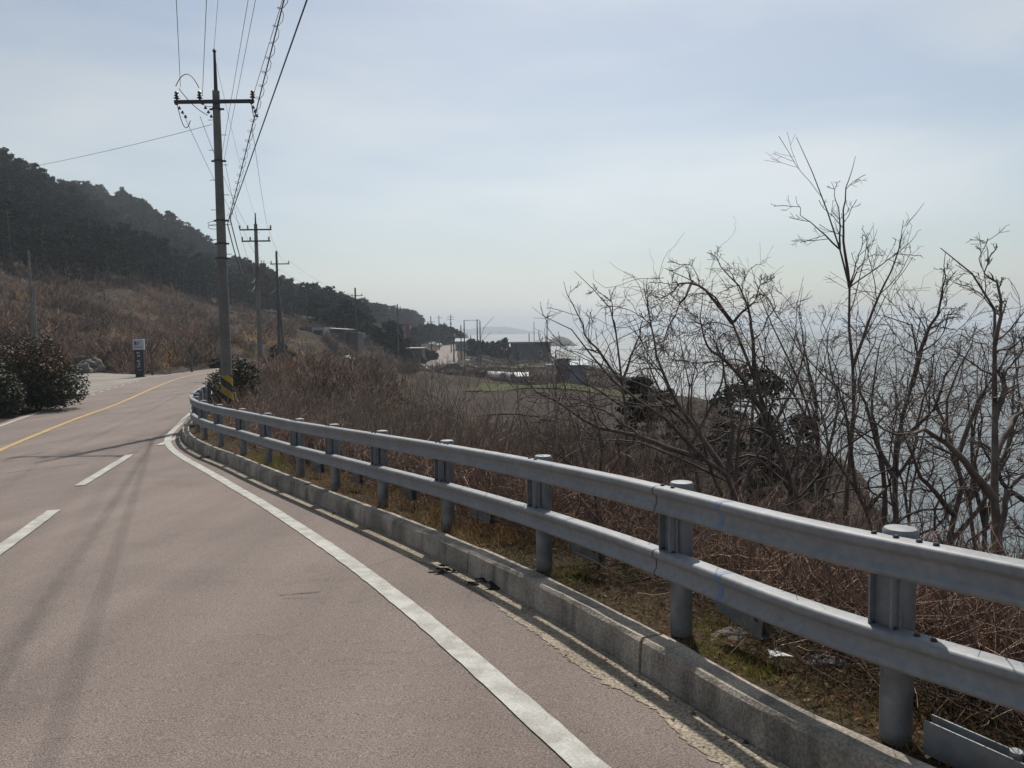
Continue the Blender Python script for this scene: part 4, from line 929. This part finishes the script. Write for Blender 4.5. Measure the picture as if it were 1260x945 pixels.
bare_tree('many stemmed bare bush tree left of the second guardrail post', 6.5,
  [([(735, 640), (722, 570), (700, 520), (690, 480)], .3, 1.0), ([(730, 610), (760, 560), (765, 510)], -.2, .6), ([(728, 590), (690, 560), (660, 540), (640, 500)], .3, .6), ([(735, 620), (742, 560), (730, 500), (738, 450)], .3, .6)],
  (738, 660), per=(6, 4, 3), r0=.018, seed=10, curl=.16)
bare_tree('slim bare tree with fine twigs behind the crossing limbs over the water', 11.0,
  [([(950, 590), (945, 520), (955, 460), (945, 420), (935, 395)], .3, 1.0), ([(948, 540), (975, 480), (990, 430), (985, 390)], .3, .7), ([(946, 520), (920, 480), (905, 440), (912, 400)], .3, .6)],
  (950, 620), per=(8, 5, 3), r0=.034, seed=11, curl=.15)
bare_tree('bare tree with an upright comb of twigs behind the thick grey tree', 8.8,
  [([(1200, 700), (1195, 620), (1205, 540), (1200, 470), (1210, 420)], .3, 1.0), ([(1198, 620), (1235, 560), (1250, 480), (1245, 420)], .3, .8), ([(1198, 600), (1165, 540), (1150, 470), (1158, 420)], -.3, .7)],
  (1200, 720), per=(8, 5, 3), r0=.032, seed=12, curl=.15)
bare_tree('far right bare tree half outside the picture', 6.8,
  [([(1290, 760), (1280, 680), (1270, 580), (1262, 500), (1250, 440), (1245, 405)], .3, 1.0), ([(1280, 640), (1240, 600), (1215, 560), (1200, 500)], -.3, .7), ([(1272, 560), (1300, 500), (1310, 420)], .3, .7)],
  (1290, 770), per=(7, 5, 3), r0=.034, seed=23, curl=.17, lm=.55)
bare_tree('low spreading bare tree below the arched crown with limbs toward the pines', 9.0,
  [([(860, 600), (845, 550), (850, 480), (840, 430), (830, 395)], .3, 1.0), ([(850, 540), (880, 490), (890, 440), (885, 400)], .3, .7), ([(848, 530), (815, 490), (800, 450), (790, 410)], -.3, .6), ([(850, 560), (900, 530), (930, 480)], .3, .6)],
  (860, 620), per=(7, 5, 3), r0=.028, seed=14, curl=.17)
for k in range(7):
    D = float(rng.uniform(6.5, 13)); px = float(rng.uniform(880, 1290)); pb = 640; limbs = []
    for j in range(3):
        x0 = px; y0 = 640.0; pts = [(x0, y0)]; dx = rng.uniform(-9, 9) * (1 + j * .6); top = rng.uniform(385, 470)
        while y0 > top: y0 -= rng.uniform(35, 60); x0 += dx + rng.normal(0, 10); pts.append((x0, y0))
        limbs.append((pts, float(rng.uniform(-.5, .6)), 1.0 if j == 0 else .6))
    e_ = bare_tree('thin bare tree among many alike filling the bank above the water', D, limbs, (px, 650), per=(4, 4, 2), r0=float(rng.uniform(.018, .030)), seed=200 + k, curl=.20, tint=float(rng.uniform(.8, 1.3)))
    e_['group'] = 'thin bare trees filling the bank above the water'
# small leafless tree beside the black sign
bare_tree('small bare tree growing right beside the black roadside sign', 60,
  [([(187, 440), (184, 430), (178, 416), (172, 404)], .5, 1.0), ([(187, 436), (194, 424), (199, 412)], -.5, .8), ([(186, 432), (190, 418), (188, 404)], .8, .6)],
  (187, 456), per=(6, 5, 3), r0=.10, seed=15, curl=.15)
bare_tree('small bare tree on the verge behind the nearer chevron board', 66,
  [([(235, 432), (232, 420), (228, 405)], .5, 1.0), ([(235, 430), (243, 416), (247, 406)], -.5, .8)], (235, 450), per=(6, 5, 3), r0=.09, seed=16, curl=.15)

# ------------------------------------------------------------------ leafy shrubs and pines
def evergreen(label, X, Y, rx, h, n, sz, seed, tint=(1, 1, 1), red=.2):
    rg = np.random.default_rng(seed); z = float(zt(X, Y)); e = empty('evergreen_shrub', (X, Y, z), 0, label, 'shrub')
    lobes = [(rg.uniform(-.55, .55) * rx, rg.uniform(-.5, .5) * rx, h * rg.uniform(.28, .72), rx * rg.uniform(.45, .65), h * rg.uniform(.28, .4)) for _ in range(9)] + [(0, 0, h * .55, rx * .75, h * .45)]
    C = []
    for lx, ly, lz, lr, lh in lobes:
        u = norm(rg.normal(0, 1, (n // 10, 3))); r = rg.uniform(.72, 1.06, (len(u), 1)) + .1 * np.sin(u[:, :1] * 7 + u[:, 2:] * 9); C.append(u * r * np.array([lr, lr, lh]) + np.array([lx, ly, lz]))
    C = np.concatenate(C); C = C[C[:, 2] > h * .05]; V, Fc = leaf_cards(C, sz, rg, asp=1.7)
    T = tints(len(C), tint, .25, rg); top = (C[:, 2] > h * .6) & (rg.random(len(C)) < red); T[top] *= np.array([2.6, 1.0, .9]); lt = rg.random(len(C)) < .10; T[lt] *= 1.5
    mesh_np('foliage', V, Fc, M_leaf, e, tint=np.repeat(T, 4, 0))
    S0 = np.zeros((6, 3)); S0[:, :2] = rg.normal(0, .12, (6, 2)); P = grow(S0, np.stack([rg.normal(0, .35, 6), rg.normal(0, .35, 6), np.ones(6)], 1), np.full(6, h * .8), 6, .1, 0, rg)
    sv, sf = tubes(P, np.full((6, 6), .035) * np.linspace(1, .5, 6), 6); mesh_np('stems', sv, sf, M_bark, e, tint=np.full((len(sv), 3), .8)); return e
def col_at(px, Y): return (px - 630) / F * Y
evergreen('large glossy evergreen shrub with reddish tips at the left roadside', col_at(42, 30), 30, 1.6, 2.7, 22000, .06, 51, red=.35)
evergreen('dark glossy evergreen shrub cut by the left picture edge', col_at(-12, 27.5), 27.5, 1.1, 2.0, 12000, .06, 52, red=.1)
evergreen('round glossy shrub tucked behind the large roadside shrub', col_at(5, 33), 33, 1.8, 2.6, 14000, .065, 53, red=.3)
evergreen('dark leafy shrub wrapped round the foot of the striped pole', col_at(292, 27.5), 27.5, .95, 2.05, 10000, .055, 54, tint=(.9, .95, .9), red=.1)

def pine_parts(seed, h=8.0, r=2.0, n=900, sz=.30, bare=.3, clumps=26, flat=.35, asp=2.5):
    rg = np.random.default_rng(seed); C = []; br = []
    th = rg.uniform(0, 6.28, clumps); hz = np.sort(rg.uniform(bare, .97, clumps)); prof = np.sin(np.clip((1 - hz) / (1 - bare), 0, 1) * 1.9 + .25) ** .8; lean = rg.normal(0, .03, 2)
    for k in range(clumps):
        rr = r * prof[k] * rg.uniform(.35, 1.0); c = np.array([rr * math.cos(th[k]) + lean[0] * h * hz[k], rr * math.sin(th[k]) + lean[1] * h * hz[k], h * hz[k]]); cr_ = r * rg.uniform(.24, .42)
        m = n // clumps; u = norm(rg.normal(0, 1, (m, 3))) * rg.uniform(.3, 1, (m, 1)) ** .5; C.append(c + u * cr_ * np.array([1, 1, flat * rg.uniform(.8, 1.5)]))
        br.append((np.array([lean[0] * h * hz[k], lean[1] * h * hz[k], h * hz[k] - .12 * rr]), c))
    C = np.concatenate(C); V, Fc = leaf_cards(C, sz, rg, flat=.8, asp=asp)
    TP = np.array([[[lean[0] * h * t_, lean[1] * h * t_, h * t_ - (.4 if t_ == 0 else 0)] for t_ in np.linspace(0, .97, 5)]]); tv, tf = tubes(TP, np.linspace(.022 * h, .003 * h, 5)[None], 6)
    B = np.array([[a, (a + b) / 2 + np.array([0, 0, -.05]), b] for a, b in br]); bv, bf = tubes(B, np.tile(np.linspace(.006 * h, .002 * h, 3), (len(B), 1)), 3)
    return (V, Fc), cat_mesh([(tv, tf), (bv, bf)])
def pine_obj(parts, name='pine_tree', seed=0):
    rg = np.random.default_rng(seed); (V, Fc), (tv, tf) = parts; e = empty(name, (0, 0, 0)); mesh_np('crown', V, Fc, M_pineleaf, e, tint=np.repeat(tints(len(V) // 4, (1, 1, 1), .35, rg), 4, 0)); mesh_np('trunk', tv, tf, M_trunk, e); return e
protos = [pine_obj(pine_parts(400 + i, h=8.5, r=(2.3, 1.9, 2.7, 2.0)[i], n=1000, sz=.26, bare=(.3, .2, .35, .15)[i], flat=(.3, .5, .3, .6)[i]), seed=i) for i in range(4)]
low = [pine_parts(420 + i, h=8.5, r=2.3, n=260, sz=.5, bare=.2, clumps=20, flat=.5)[0] for i in range(4)]
def forest(x, y, px):
    # lower edge of the wood along the hillside
    edge = np.interp(px, [-120, 0, 100, 160, 215, 300, 400, 450], [118, 122, 128, 140, 168, 195, 205, 215]); edge = edge + vnoise(x, y, .05, 61) * 8
    return (y > edge) & (y < 235) & (px < 455)
q = scatter(1500, (-60, 452), (115, 235), forest, ylog=False)
# keep the trees apart
keep = []
g = {}
for k, (x, y, px) in enumerate(q):
    c_ = (int(x // 3.0), int(y // 3.0))
    if any((c_[0] + i, c_[1] + j) in g and math.hypot(g[(c_[0] + i, c_[1] + j)][0] - x, g[(c_[0] + i, c_[1] + j)][1] - y) < 2.6 for i in (-1, 0, 1) for j in (-1, 0, 1)): continue
    g[c_] = (x, y); keep.append(k)
q = q[keep]; q = q[np.argsort(q[:, 1])]
# individuals: the front ranks and the skyline trees
vis = np.argsort(q[:, 1] + rng.uniform(0, 45, len(q)))[:290]
used2 = set()
indiv(protos, q[vis], rng.uniform(.75, 1.25, len(vis)), 'dark pine standing in the wood that covers the left hillside', 'pine tree', 'pines of the hillside wood', used2)
rest = np.setdiff1d(np.arange(len(q)), vis); P0 = place(q[rest]); n = len(rest)
q2 = scatter(1500, (60, 540), (240, 560), lambda x, y, px: (px < np.interp(y, [240, 350, 560], [470, 500, 545])) & (ztab(x, y) > np.interp(px, [60, 450, 540], [10, 2.5, 2])), ylog=False)
P2 = place(q2); P0 = np.concatenate([P0, P2]); n = len(P0)
V, Fc, T = merge_inst(low, P0, rng.uniform(0, 6.28, n), rng.uniform(.75, 1.3, n), tint=tints(n, (1, 1, 1), .3))
tag(mesh_np('pine_wood', V, Fc, M_pineleaf, tint=T), 'dense far pine wood on the upper and rear hillsides', 'wood', kind='stuff')
# single pines standing clear
def solo(label, px, D, top, r, n, sz, seed, bare=.1, clumps=30, flat=.5, dark=1):
    x = col_at(px, D); z = float(zt(x, D)); h = at(px, top, D)[2] - z; o = pine_obj(pine_parts(seed, h=h, r=r, n=n, sz=sz, bare=bare, clumps=clumps, flat=flat), seed=seed); o.location = (x, D, z); return tag(o, label, 'pine tree')
solo('dark pine in front of the ploughed field left of the headland', 800, 26, 458, 1.05, 4200, .075, 71, bare=.25, clumps=34, flat=.4)
solo('wide dark pine over the water behind the tangled branches', 922, 24, 447, 1.35, 5200, .07, 72, bare=.35, clumps=40, flat=.4)
solo('low dark pine right of the wide pine above the water', 985, 27, 508, 1.2, 3000, .08, 73, bare=.2, clumps=26)
solo('tall dark round conifer beside the red panel building', 480, 165, 399, 3.6, 3000, .42, 74, bare=.05, clumps=44, flat=.8)
solo('small dark conifer left of the tall round conifer', 468, 168, 412, 2.4, 1600, .4, 75, bare=.05)
for i, (px, D, top, r, lb) in enumerate(((412, 158, 385, 2.6, 'pine at the foot of the slope above the long shed roof'), (425, 160, 372, 3.0, 'spreading pine left of the mid distance pole'), (446, 165, 376, 3.0, 'spreading pine right of the mid distance pole'), (395, 165, 366, 2.8, 'pine standing above the white container'),
        (270, 78, 443, 1.3, 'small dark round evergreen beyond the road bend'), (345, 85, 425, 1.5, 'dark evergreen clump beside the third pole'), (462, 200, 402, 2.5, 'dark tree between the shed and the conifer'))):
    solo(lb, px, D, top, r, 1400, .3 if D > 100 else .16, 80 + i, bare=.08 if D < 100 else .3, flat=.6)
# grove around the far road
M_far = M_pineleaf
gl = 'dark rounded tree in the far grove along the road'
for i, (px, D, top, r) in enumerate(((512, 270, 406, 3.2), (520, 300, 402, 4), (528, 310, 400, 4.5), (537, 330, 402, 4), (545, 320, 401, 4), (552, 330, 404, 4), (562, 340, 408, 4), (504, 240, 415, 3), (498, 220, 423, 2.6))):
    o = solo(gl, px, D, top, r, 900, .7, 120 + i, bare=.05, flat=.9); o['group'] = 'trees of the far grove'; o.name = 'broad_tree'; o['category'] = 'tree'
gl = 'dark bush in the mass of bushes left of the far road bend'
for i, (px, D, top, r) in enumerate(((484, 170, 428, 2.2), (492, 176, 430, 2.2), (500, 170, 436, 2), (508, 186, 433, 2.5), (516, 190, 430, 2.5), (524, 196, 432, 2.2), (531, 200, 434, 1.8), (515, 165, 441, 1.6), (505, 160, 443, 1.6))):
    o = solo(gl, px, D, top, r, 700, .45, 170 + i, bare=.02, flat=.9); o['group'] = 'bushes left of the far road bend'; o.name = 'round_bush'; o['category'] = 'bush'
gl = 'dark round bush in the row on the far skyline by the water'
for i, (px, r, top) in enumerate(((580, 1.6, 419), (585, 2, 418), (592, 1.9, 420), (599, 1.5, 421), (605, 1.6, 420), (611, 1.4, 421), (617, 1.5, 419), (621, 1.7, 417))):
    o = solo(gl, px, 235, top, r, 500, .5, 140 + i, bare=.02, flat=.9); o['group'] = 'row of dark bushes on the far skyline'; o.name = 'round_bush'; o['category'] = 'bush'

# ------------------------------------------------------------------ buildings, fields and far things
M_wall = mat('pale_wall', (.36, .38, .40), .8, var=(.28, .30, .32), scale=.6); M_dark = mat('dark_cladding', (.06, .065, .075), .7, var=(.09, .09, .095), scale=.5)
M_roofw = mat('white_roof', (.40, .41, .41), .7); M_red = mat('red_panel', (.22, .035, .03), .6); M_win = mat('window_glass', (.03, .035, .04), .15)
M_bluew = mat('blue_grey_wall', (.16, .20, .26), .7); M_film = mat('plastic_film', (.50, .50, .48), .6, var=(.45, .44, .42), scale=.8); M_green = mat('winter_barley', (.075, .090, .036), 1, spec=.08, var=(.062, .060, .034), scale=.5, speck=(.7, 1.3), sscale=4)
M_stone = mat('stone_wall', (.30, .28, .25), .95, var=(.2, .19, .17), scale=1)
def bld(name, label, cat, px0, px1, top, D, depth, rz=0.0, m=M_wall, wins=(), roof=None, roofm=M_roofw, zb=None, over=.3, door=None, roofh=.25):
    x0, x1 = col_at(px0, D), col_at(px1, D); cx = (x0 + x1) / 2; z = float(zt(cx, D)) if zb is None else at((px0 + px1) / 2, zb, D)[2]; h = at((px0 + px1) / 2, top, D)[2] - z; w = x1 - x0
    e = empty(name, (cx, D + depth / 2, z), rz, label, cat)
    mb = MB(); mb.box((0, 0, h / 2 - .5), (w, depth, h + 1)); mb.build('wall', m, e)
    mb = MB()
    if roof == 'gable':
        a = over; mb.add([(-w / 2 - a, -depth / 2 - a, h), (w / 2 + a, -depth / 2 - a, h), (w / 2 + a, 0, h + roofh), (-w / 2 - a, 0, h + roofh), (-w / 2 - a, depth / 2 + a, h), (w / 2 + a, depth / 2 + a, h)], [(0, 1, 2, 3), (3, 2, 5, 4), (0, 3, 4), (1, 5, 2), (0, 4, 5, 1)])
    else: mb.box((0, 0, h + roofh / 2 + .003), (w + over * 2, depth + over * 2, roofh))
    mb.build('roof', roofm, e)
    for (u, v, ww, hh) in wins:
        mb = MB(); mb.box((u * w / 2, -depth / 2 - .03, v * h), (ww, .06, hh)); wo_ = mb.build('window', M_roofw if ww > 3 else M_wall, e)
        mb = MB(); mb.box((u * w / 2, -depth / 2 - .065, v * h), (ww * .86, .02, hh * .84)); mb.build('pane', M_win, wo_)
    if door: mb = MB(); mb.box((door * w / 2, -depth / 2 - .03, 1.0), (1.0, .06, 2.0)); mb.build('door', M_dark, e)
    return e
bld('container_shed', 'dark shipping container shed at the foot of the pine slope', 'shed', 370, 385, 403.5, 131, 4, m=M_dark, roofm=M_dark, over=.05, roofh=.1, door=.5, zb=417)
bld('container_shed', 'white container cabin beside the dark container on the slope', 'shed', 385.3, 401, 403.5, 130, 4, zb=417, m=mat('container_white', (.34, .37, .42), .6), roofm=M_wall, over=.05, roofh=.1, wins=((-.4, .6, .9, .8), (.3, .6, .9, .8)))
e = bld('farm_shed', 'long low dark shed with a thin sloping white roof edge', 'shed', 402, 424, 405, 134, 7, zb=419, m=M_dark, roofm=M_roofw, over=.5, roofh=.12, door=-.3); e.rotation_euler = (0, .07, 0)
bld('farm_shed', 'low dark brown shed right of the long white edged shed', 'shed', 425, 440, 411, 136, 6, zb=421, m=M_dark, roofm=M_dark, over=.4)
bld('tower_building', 'pale blue grey building with a red panel at its corner', 'building', 487, 499, 401, 205, 7, m=M_bluew, roofm=M_dark, wins=((-.3, .7, 1, 1.2), (.3, .45, 1, 1.2)))
x = col_at(502.5, 203); z = float(zt(x, 203)); h = at(502, 397, 203)[2] - z
e = empty('red_sign_tower', (x, 203, z), .2, 'tall dark red sign panel standing by the pale blue building', 'sign tower'); mb = MB(); mb.box((0, 0, h * .72), (1.1, .6, h * .56), 0, .03); mb.build('panel', M_red, e); mb = MB(); mb.tube([(0, 0, -.5), (0, 0, h * .5)], .16, 8); mb.build('post', M_dark, e)
mb = MB(); mb.box((-1.9, 0, h * .93), (3.2, .3, .22), 0, 0); mb.box((-1.9, 0, h * .68), (3.2, .3, .2)); mb.build('beam', M_dark, e)
bld('flat_canopy', 'low building with a bright white flat roof below the red panel', 'building', 503, 520, 429, 175, 6, m=M_dark, roofm=M_roofw, over=.4, roofh=.18)
bld('roadside_house', 'small white house at the top of the far road', 'house', 545, 552, 413, 345, 6, m=M_roofw, roof='gable', roofm=M_wall, roofh=1.2, wins=((0, .5, 1, 1),))
bld('roadside_house', 'pale blue walled house right of the top of the far road', 'house', 553, 560, 414, 330, 6, m=M_bluew, roof='gable', roofm=M_bluew, roofh=1.0, wins=((0, .5, 1, 1),))
bld('blue_warehouse', 'low pale blue grey warehouse right of the far road', 'warehouse', 561, 577, 420, 262, 9, m=M_bluew, roof='gable', roofm=M_wall, roofh=1.0, wins=((-.5, .55, 1.2, 1), (.4, .55, 1.2, 1)))
bld('stone_shed', 'big dark flat roofed shed on the headland before the bright sea', 'shed', 631, 679, 422.5, 235, 15, rz=-.08, m=M_dark, roofm=mat('shed_roof', (.16, .16, .16), .8), over=.9, roofh=.45, wins=((-.6, .45, 1.4, 1), (.5, .45, 1.4, 1)))
bld('field_house', 'grey field house with a pale blue roof above the green strip', 'house', 688, 703, 441, 130, 6, m=M_dark, roof='gable', roofm=M_dark, roofh=.9, wins=((.3, .5, 1, .8),))
bld('field_house', 'small blue roofed outbuilding right of the grey field house', 'house', 704, 722, 449, 122, 4, m=M_bluew, roof='gable', roofm=mat('blue_roof', (.16, .24, .30), .6), roofh=.6)
bld('stone_shed', 'small pale block hut between the far terraces', 'hut', 673, 682, 450, 160, 3, m=M_wall, roofm=M_wall, over=.1)
# greenhouses of white film
def tunnel(label, px0, px1, top, D, depth, rz=0.0):
    x0, x1 = col_at(px0, D), col_at(px1, D); cx = (x0 + x1) / 2; z = float(zt(cx, D)); h = at((px0 + px1) / 2, top, D)[2] - z; w = x1 - x0
    e = empty('film_greenhouse', (cx, D, z), rz, label, 'greenhouse', None); mb = MB(); n = 12
    V = [(-w / 2 * math.cos(math.pi * k / n), y, max(0, h) * math.sin(math.pi * k / n)) for y in (-depth / 2, depth / 2) for k in range(n + 1)]
    mb.add(V, [(k, k + 1, n + 2 + k, n + 1 + k)[::-1] for k in range(n)] + [tuple(range(n + 1)), tuple(range(n + 1, 2 * n + 2))[::-1]]); mb.build('film_cover', M_film, e, smooth=True)
    mb = MB(); mb.box((0, -depth / 2 - .03, min(1.0, h * .4)), (1.2, .05, min(1.9, h * .75))); mb.build('door', M_wall, e); return e
tunnel('small rounded white film greenhouse in the brush at mid distance', 421, 435, 437.5, 112, 4)
tunnel('first low white greenhouse beyond the brown field', 600, 612, 457, 118, 7, .5); tunnel('second low white greenhouse beyond the brown field', 613, 625, 457.5, 117, 7, .5); tunnel('third low white greenhouse beyond the brown field', 626, 639, 459, 116, 7, .5)
bld('field_house', 'dark tarpaulin covered hut with a bright white top by the greenhouses', 'hut', 634, 650, 463, 112, 4, m=M_bluew, roof='gable', roofm=M_film, roofh=.5, over=.1)
# field strips draped on the ground
def patch(name, poly, m, dz=.06, step=1.5, zf=zt):
    poly = np.array(poly, float); c = np.vstack([poly, poly[:1]]); x0, y0 = poly.min(0); x1, y1 = poly.max(0)
    nx_, ny_ = max(3, int((x1 - x0) / step)), max(3, int((y1 - y0) / step)); X, Y = np.meshgrid(np.linspace(x0, x1, nx_), np.linspace(y0, y1, ny_)); inside = np.zeros(X.shape, bool)
    for a, b in zip(c[:-1], c[1:]):
        if a[1] == b[1]: continue
        inside ^= ((a[1] > Y) != (b[1] > Y)) & (X < (b[0] - a[0]) * (Y - a[1]) / (b[1] - a[1]) + a[0])
    V = np.stack([X.ravel(), Y.ravel(), zf(X.ravel(), Y.ravel()) + dz], 1); ii = np.arange(X.size).reshape(X.shape); k = inside[:-1, :-1] & inside[1:, 1:] & inside[:-1, 1:] & inside[1:, :-1]
    Fc = np.stack([ii[:-1, :-1][k], ii[:-1, 1:][k], ii[1:, 1:][k], ii[1:, :-1][k]], 1)
    return structure(mesh_np(name, V, Fc, m))
def pxpoly(L_): return [(col_at(px, D), D) for px, D in L_]
M_plough = mat('ploughed_field', (.060, .045, .038), 1, spec=.08, var=(.045, .035, .030), scale=.15, speck=(.7, 1.3), sscale=3, bump=.6, bscale=3)
patch('field', pxpoly([(520, 62), (760, 50), (860, 52), (850, 76), (740, 79), (640, 81), (560, 84), (530, 80)]), M_plough, dz=.10, step=1.2)
patch('green_field', pxpoly([(560, 86), (640, 82.5), (740, 80.5), (800, 82), (785, 96), (660, 106), (590, 108)]), M_green, dz=.12, step=1.0)
patch('green_field', pxpoly([(590, 170), (665, 165), (670, 190), (590, 196)]), M_green, dz=.12)
def wall_line(label, pts, D0, h, m=M_stone, th=.35):
    P = resample(np.array([(col_at(px, D), D) for px, D in pts], float), step=2.0); P3_ = [(p[0], p[1], float(zt(p[0], p[1]))) for p in P]; a = offset(P, th / 2); b = offset(P, -th / 2); V = []
    for k in range(len(P)):
        z = P3_[k][2]; V += [(a[k][0], a[k][1], z - .5), (a[k][0], a[k][1], z + h), (b[k][0], b[k][1], z + h), (b[k][0], b[k][1], z - .5)]
    Fc = [(i * 4 + j, i * 4 + (j + 1) % 4, (i + 1) * 4 + (j + 1) % 4, (i + 1) * 4 + j) for i in range(len(P) - 1) for j in range(4)] + [(3, 2, 1, 0), tuple(range(len(P) * 4 - 4, len(P) * 4))]
    return tag(mesh_np('terrace_wall', V, Fc, m), label, 'wall')
wall_line('pale terrace wall running left below the bunker like shed', [(585, 205), (630, 200), (668, 205)], 0, .7)
wall_line('long pale terrace wall above the white greenhouses', [(575, 168), (620, 160), (672, 158)], 0, .55)
wall_line('upper terrace wall along the hedge by the far bushes', [(588, 232), (628, 228)], 0, .8)
wall_line('low white roadside wall descending left of the far junction', [(494, 150), (510, 140), (530, 128), (552, 120), (566, 116)], 0, .5, M_wall, .5)
patch('farm_track', pxpoly([(574, 176), (590, 172), (586, 196), (583, 222), (570, 224), (572, 200)]), M_apron, dz=.15)
patch('farm_track', pxpoly([(560, 150), (600, 128), (640, 124), (640, 120), (596, 122), (556, 143)]), M_apron, dz=.15)
# a parked car by the far junction and two on the far road
def car(px, D, label, body, rz=0.0):
    x = col_at(px, D); z = float(Zr(D)) if zone(np.array(x), np.array(float(D))) < 0 else float(zt(x, D)); e = empty('parked_car', (x, D, z + .02), rz, label, 'car')
    prof = [(-2.1, .35), (-2.15, .75), (-1.3, .92), (-.75, 1.42), (.85, 1.45), (1.55, .98), (2.1, .85), (2.15, .4)]
    V = [(a, s_ * (.86 if b < 1.1 else .7), b) for s_ in (-1, 1) for a, b in prof]; n = len(prof); mb = MB(); mb.add(V, [tuple(range(n))[::-1], tuple(range(n, 2 * n))] + [(i, (i + 1) % n, n + (i + 1) % n, n + i) for i in range(n)]); mb.build('body', body, e)
    for a in (-1.35, 1.35):
        for s_ in (-1, 1): mb = MB(); mb.tube([(a, s_ * .68, .33), (a, s_ * .89, .33)], .33, 14); mb.build('wheel', M_black, e)
    mb = MB()
    for s_ in (-1, 1): mb.add([(-1.1, s_ * .83, .98), (-.68, s_ * .72, 1.36), (.8, s_ * .72, 1.38), (1.35, s_ * .83, 1.0)], [(0, 1, 2, 3)[::s_]])
    mb.build('side_windows', M_win, e); return e
car(556, 136, 'dark car parked below the road by the junction', M_dark, .1)
car(533, 290, 'small white car at the left of the far road crest', M_roofw, 1.3); car(541, 300, 'bright white car on the far road crest', M_roofw, 1.4)
# roadside guard fence along the far road bend
f_ = [(-20.3, 172), (-20.6, 186), (-21.6, 200), (-23.2, 216)]
mb = MB(); e = empty('far_guardrail', (f_[0][0], f_[0][1], Zr(172)), 0, 'short grey guardrail on the left side of the far road bend', 'guardrail')
mb.tube([(a - f_[0][0], b - f_[0][1], Zr(b) - Zr(172) + .7) for a, b in f_], .14, 4); mb.build('beam', M_steel, e)
for a, b in f_: mb = MB(); mb.tube([(a - f_[0][0], b - f_[0][1], Zr(b) - Zr(172) - .2), (a - f_[0][0], b - f_[0][1], Zr(b) - Zr(172) + .75)], .07, 6); mb.build('post', M_steel2, e)
# island and far land over the water
def land(name, pts, D, depth, seed, label=None):
    rg = np.random.default_rng(seed); n = 60; px = np.linspace(pts[0][0], pts[-1][0], n); py = np.interp(px, [p[0] for p in pts], [p[1] for p in pts]); top = np.array([at(a, b, D)[2] for a, b in zip(px, py)])
    top = np.maximum(top, SEA) ; amp = (top - SEA); top = SEA + amp * (1 + .06 * rg.normal(0, 1, n)); xs_ = np.array([at(a, b, D)[0] for a, b in zip(px, py)]); V = []; prof = [(-.5, -.3), (-.42, .25), (-.3, .62), (-.12, .93), (0, 1), (.3, .7), (.5, -.3)]
    for k in range(n):
        for dy, hz in prof: V.append((xs_[k], D + dy * depth * min(1, .4 + amp[k] / (amp.max() + 1e-6)) + rg.normal(0, depth * .02), SEA + (top[k] - SEA) * hz - (1.0 if hz < 0 else 0)))
    m_ = len(prof); Fc = [(i * m_ + j, (i + 1) * m_ + j, (i + 1) * m_ + j + 1, i * m_ + j + 1) for i in range(n - 1) for j in range(m_ - 1)]
    return structure(mesh_np(name, V, Fc, M_island, smooth=True))
M_island = mat('island_cover', (.05, .058, .045), 1, var=(.09, .085, .07), scale=.06)
land('island', [(671, 425), (674, 420), (681, 416), (688, 413), (696, 415), (703, 419), (707, 423), (712, 425)], 700, 60, 5)
land('far_island', [(535, 408), (556, 404), (575, 405), (598, 402), (622, 402), (640, 405), (660, 408.5)], 3600, 700, 6)
land('far_island', [(470, 408), (530, 404), (560, 406), (600, 407)], 5200, 800, 8)

# ------------------------------------------------------------------ haze
M_haze = bpy.data.materials.new('haze'); M_haze.use_nodes = True; t = M_haze.node_tree; t.nodes.clear()
o_ = N(t, 'ShaderNodeOutputMaterial'); pv = N(t, 'ShaderNodeVolumePrincipled'); pv.inputs['Color'].default_value = (.77, .86, .96, 1); pv.inputs['Density'].default_value = .00038; pv.inputs['Anisotropy'].default_value = .25
t.links.new(pv.outputs[0], o_.inputs['Volume'])
mb = MB(); mb.box((0, 4000, 30), (14600, 10800, 96)); hz = mb.build('haze', M_haze); hz['kind'] = 'stuff'; hz['label'] = 'pale blue haze hanging over the coast and hills'; hz['category'] = 'haze'
print('faces', sum(len(o.data.polygons) for o in bpy.data.objects if o.type == 'MESH'), 'objs', len(bpy.data.objects))
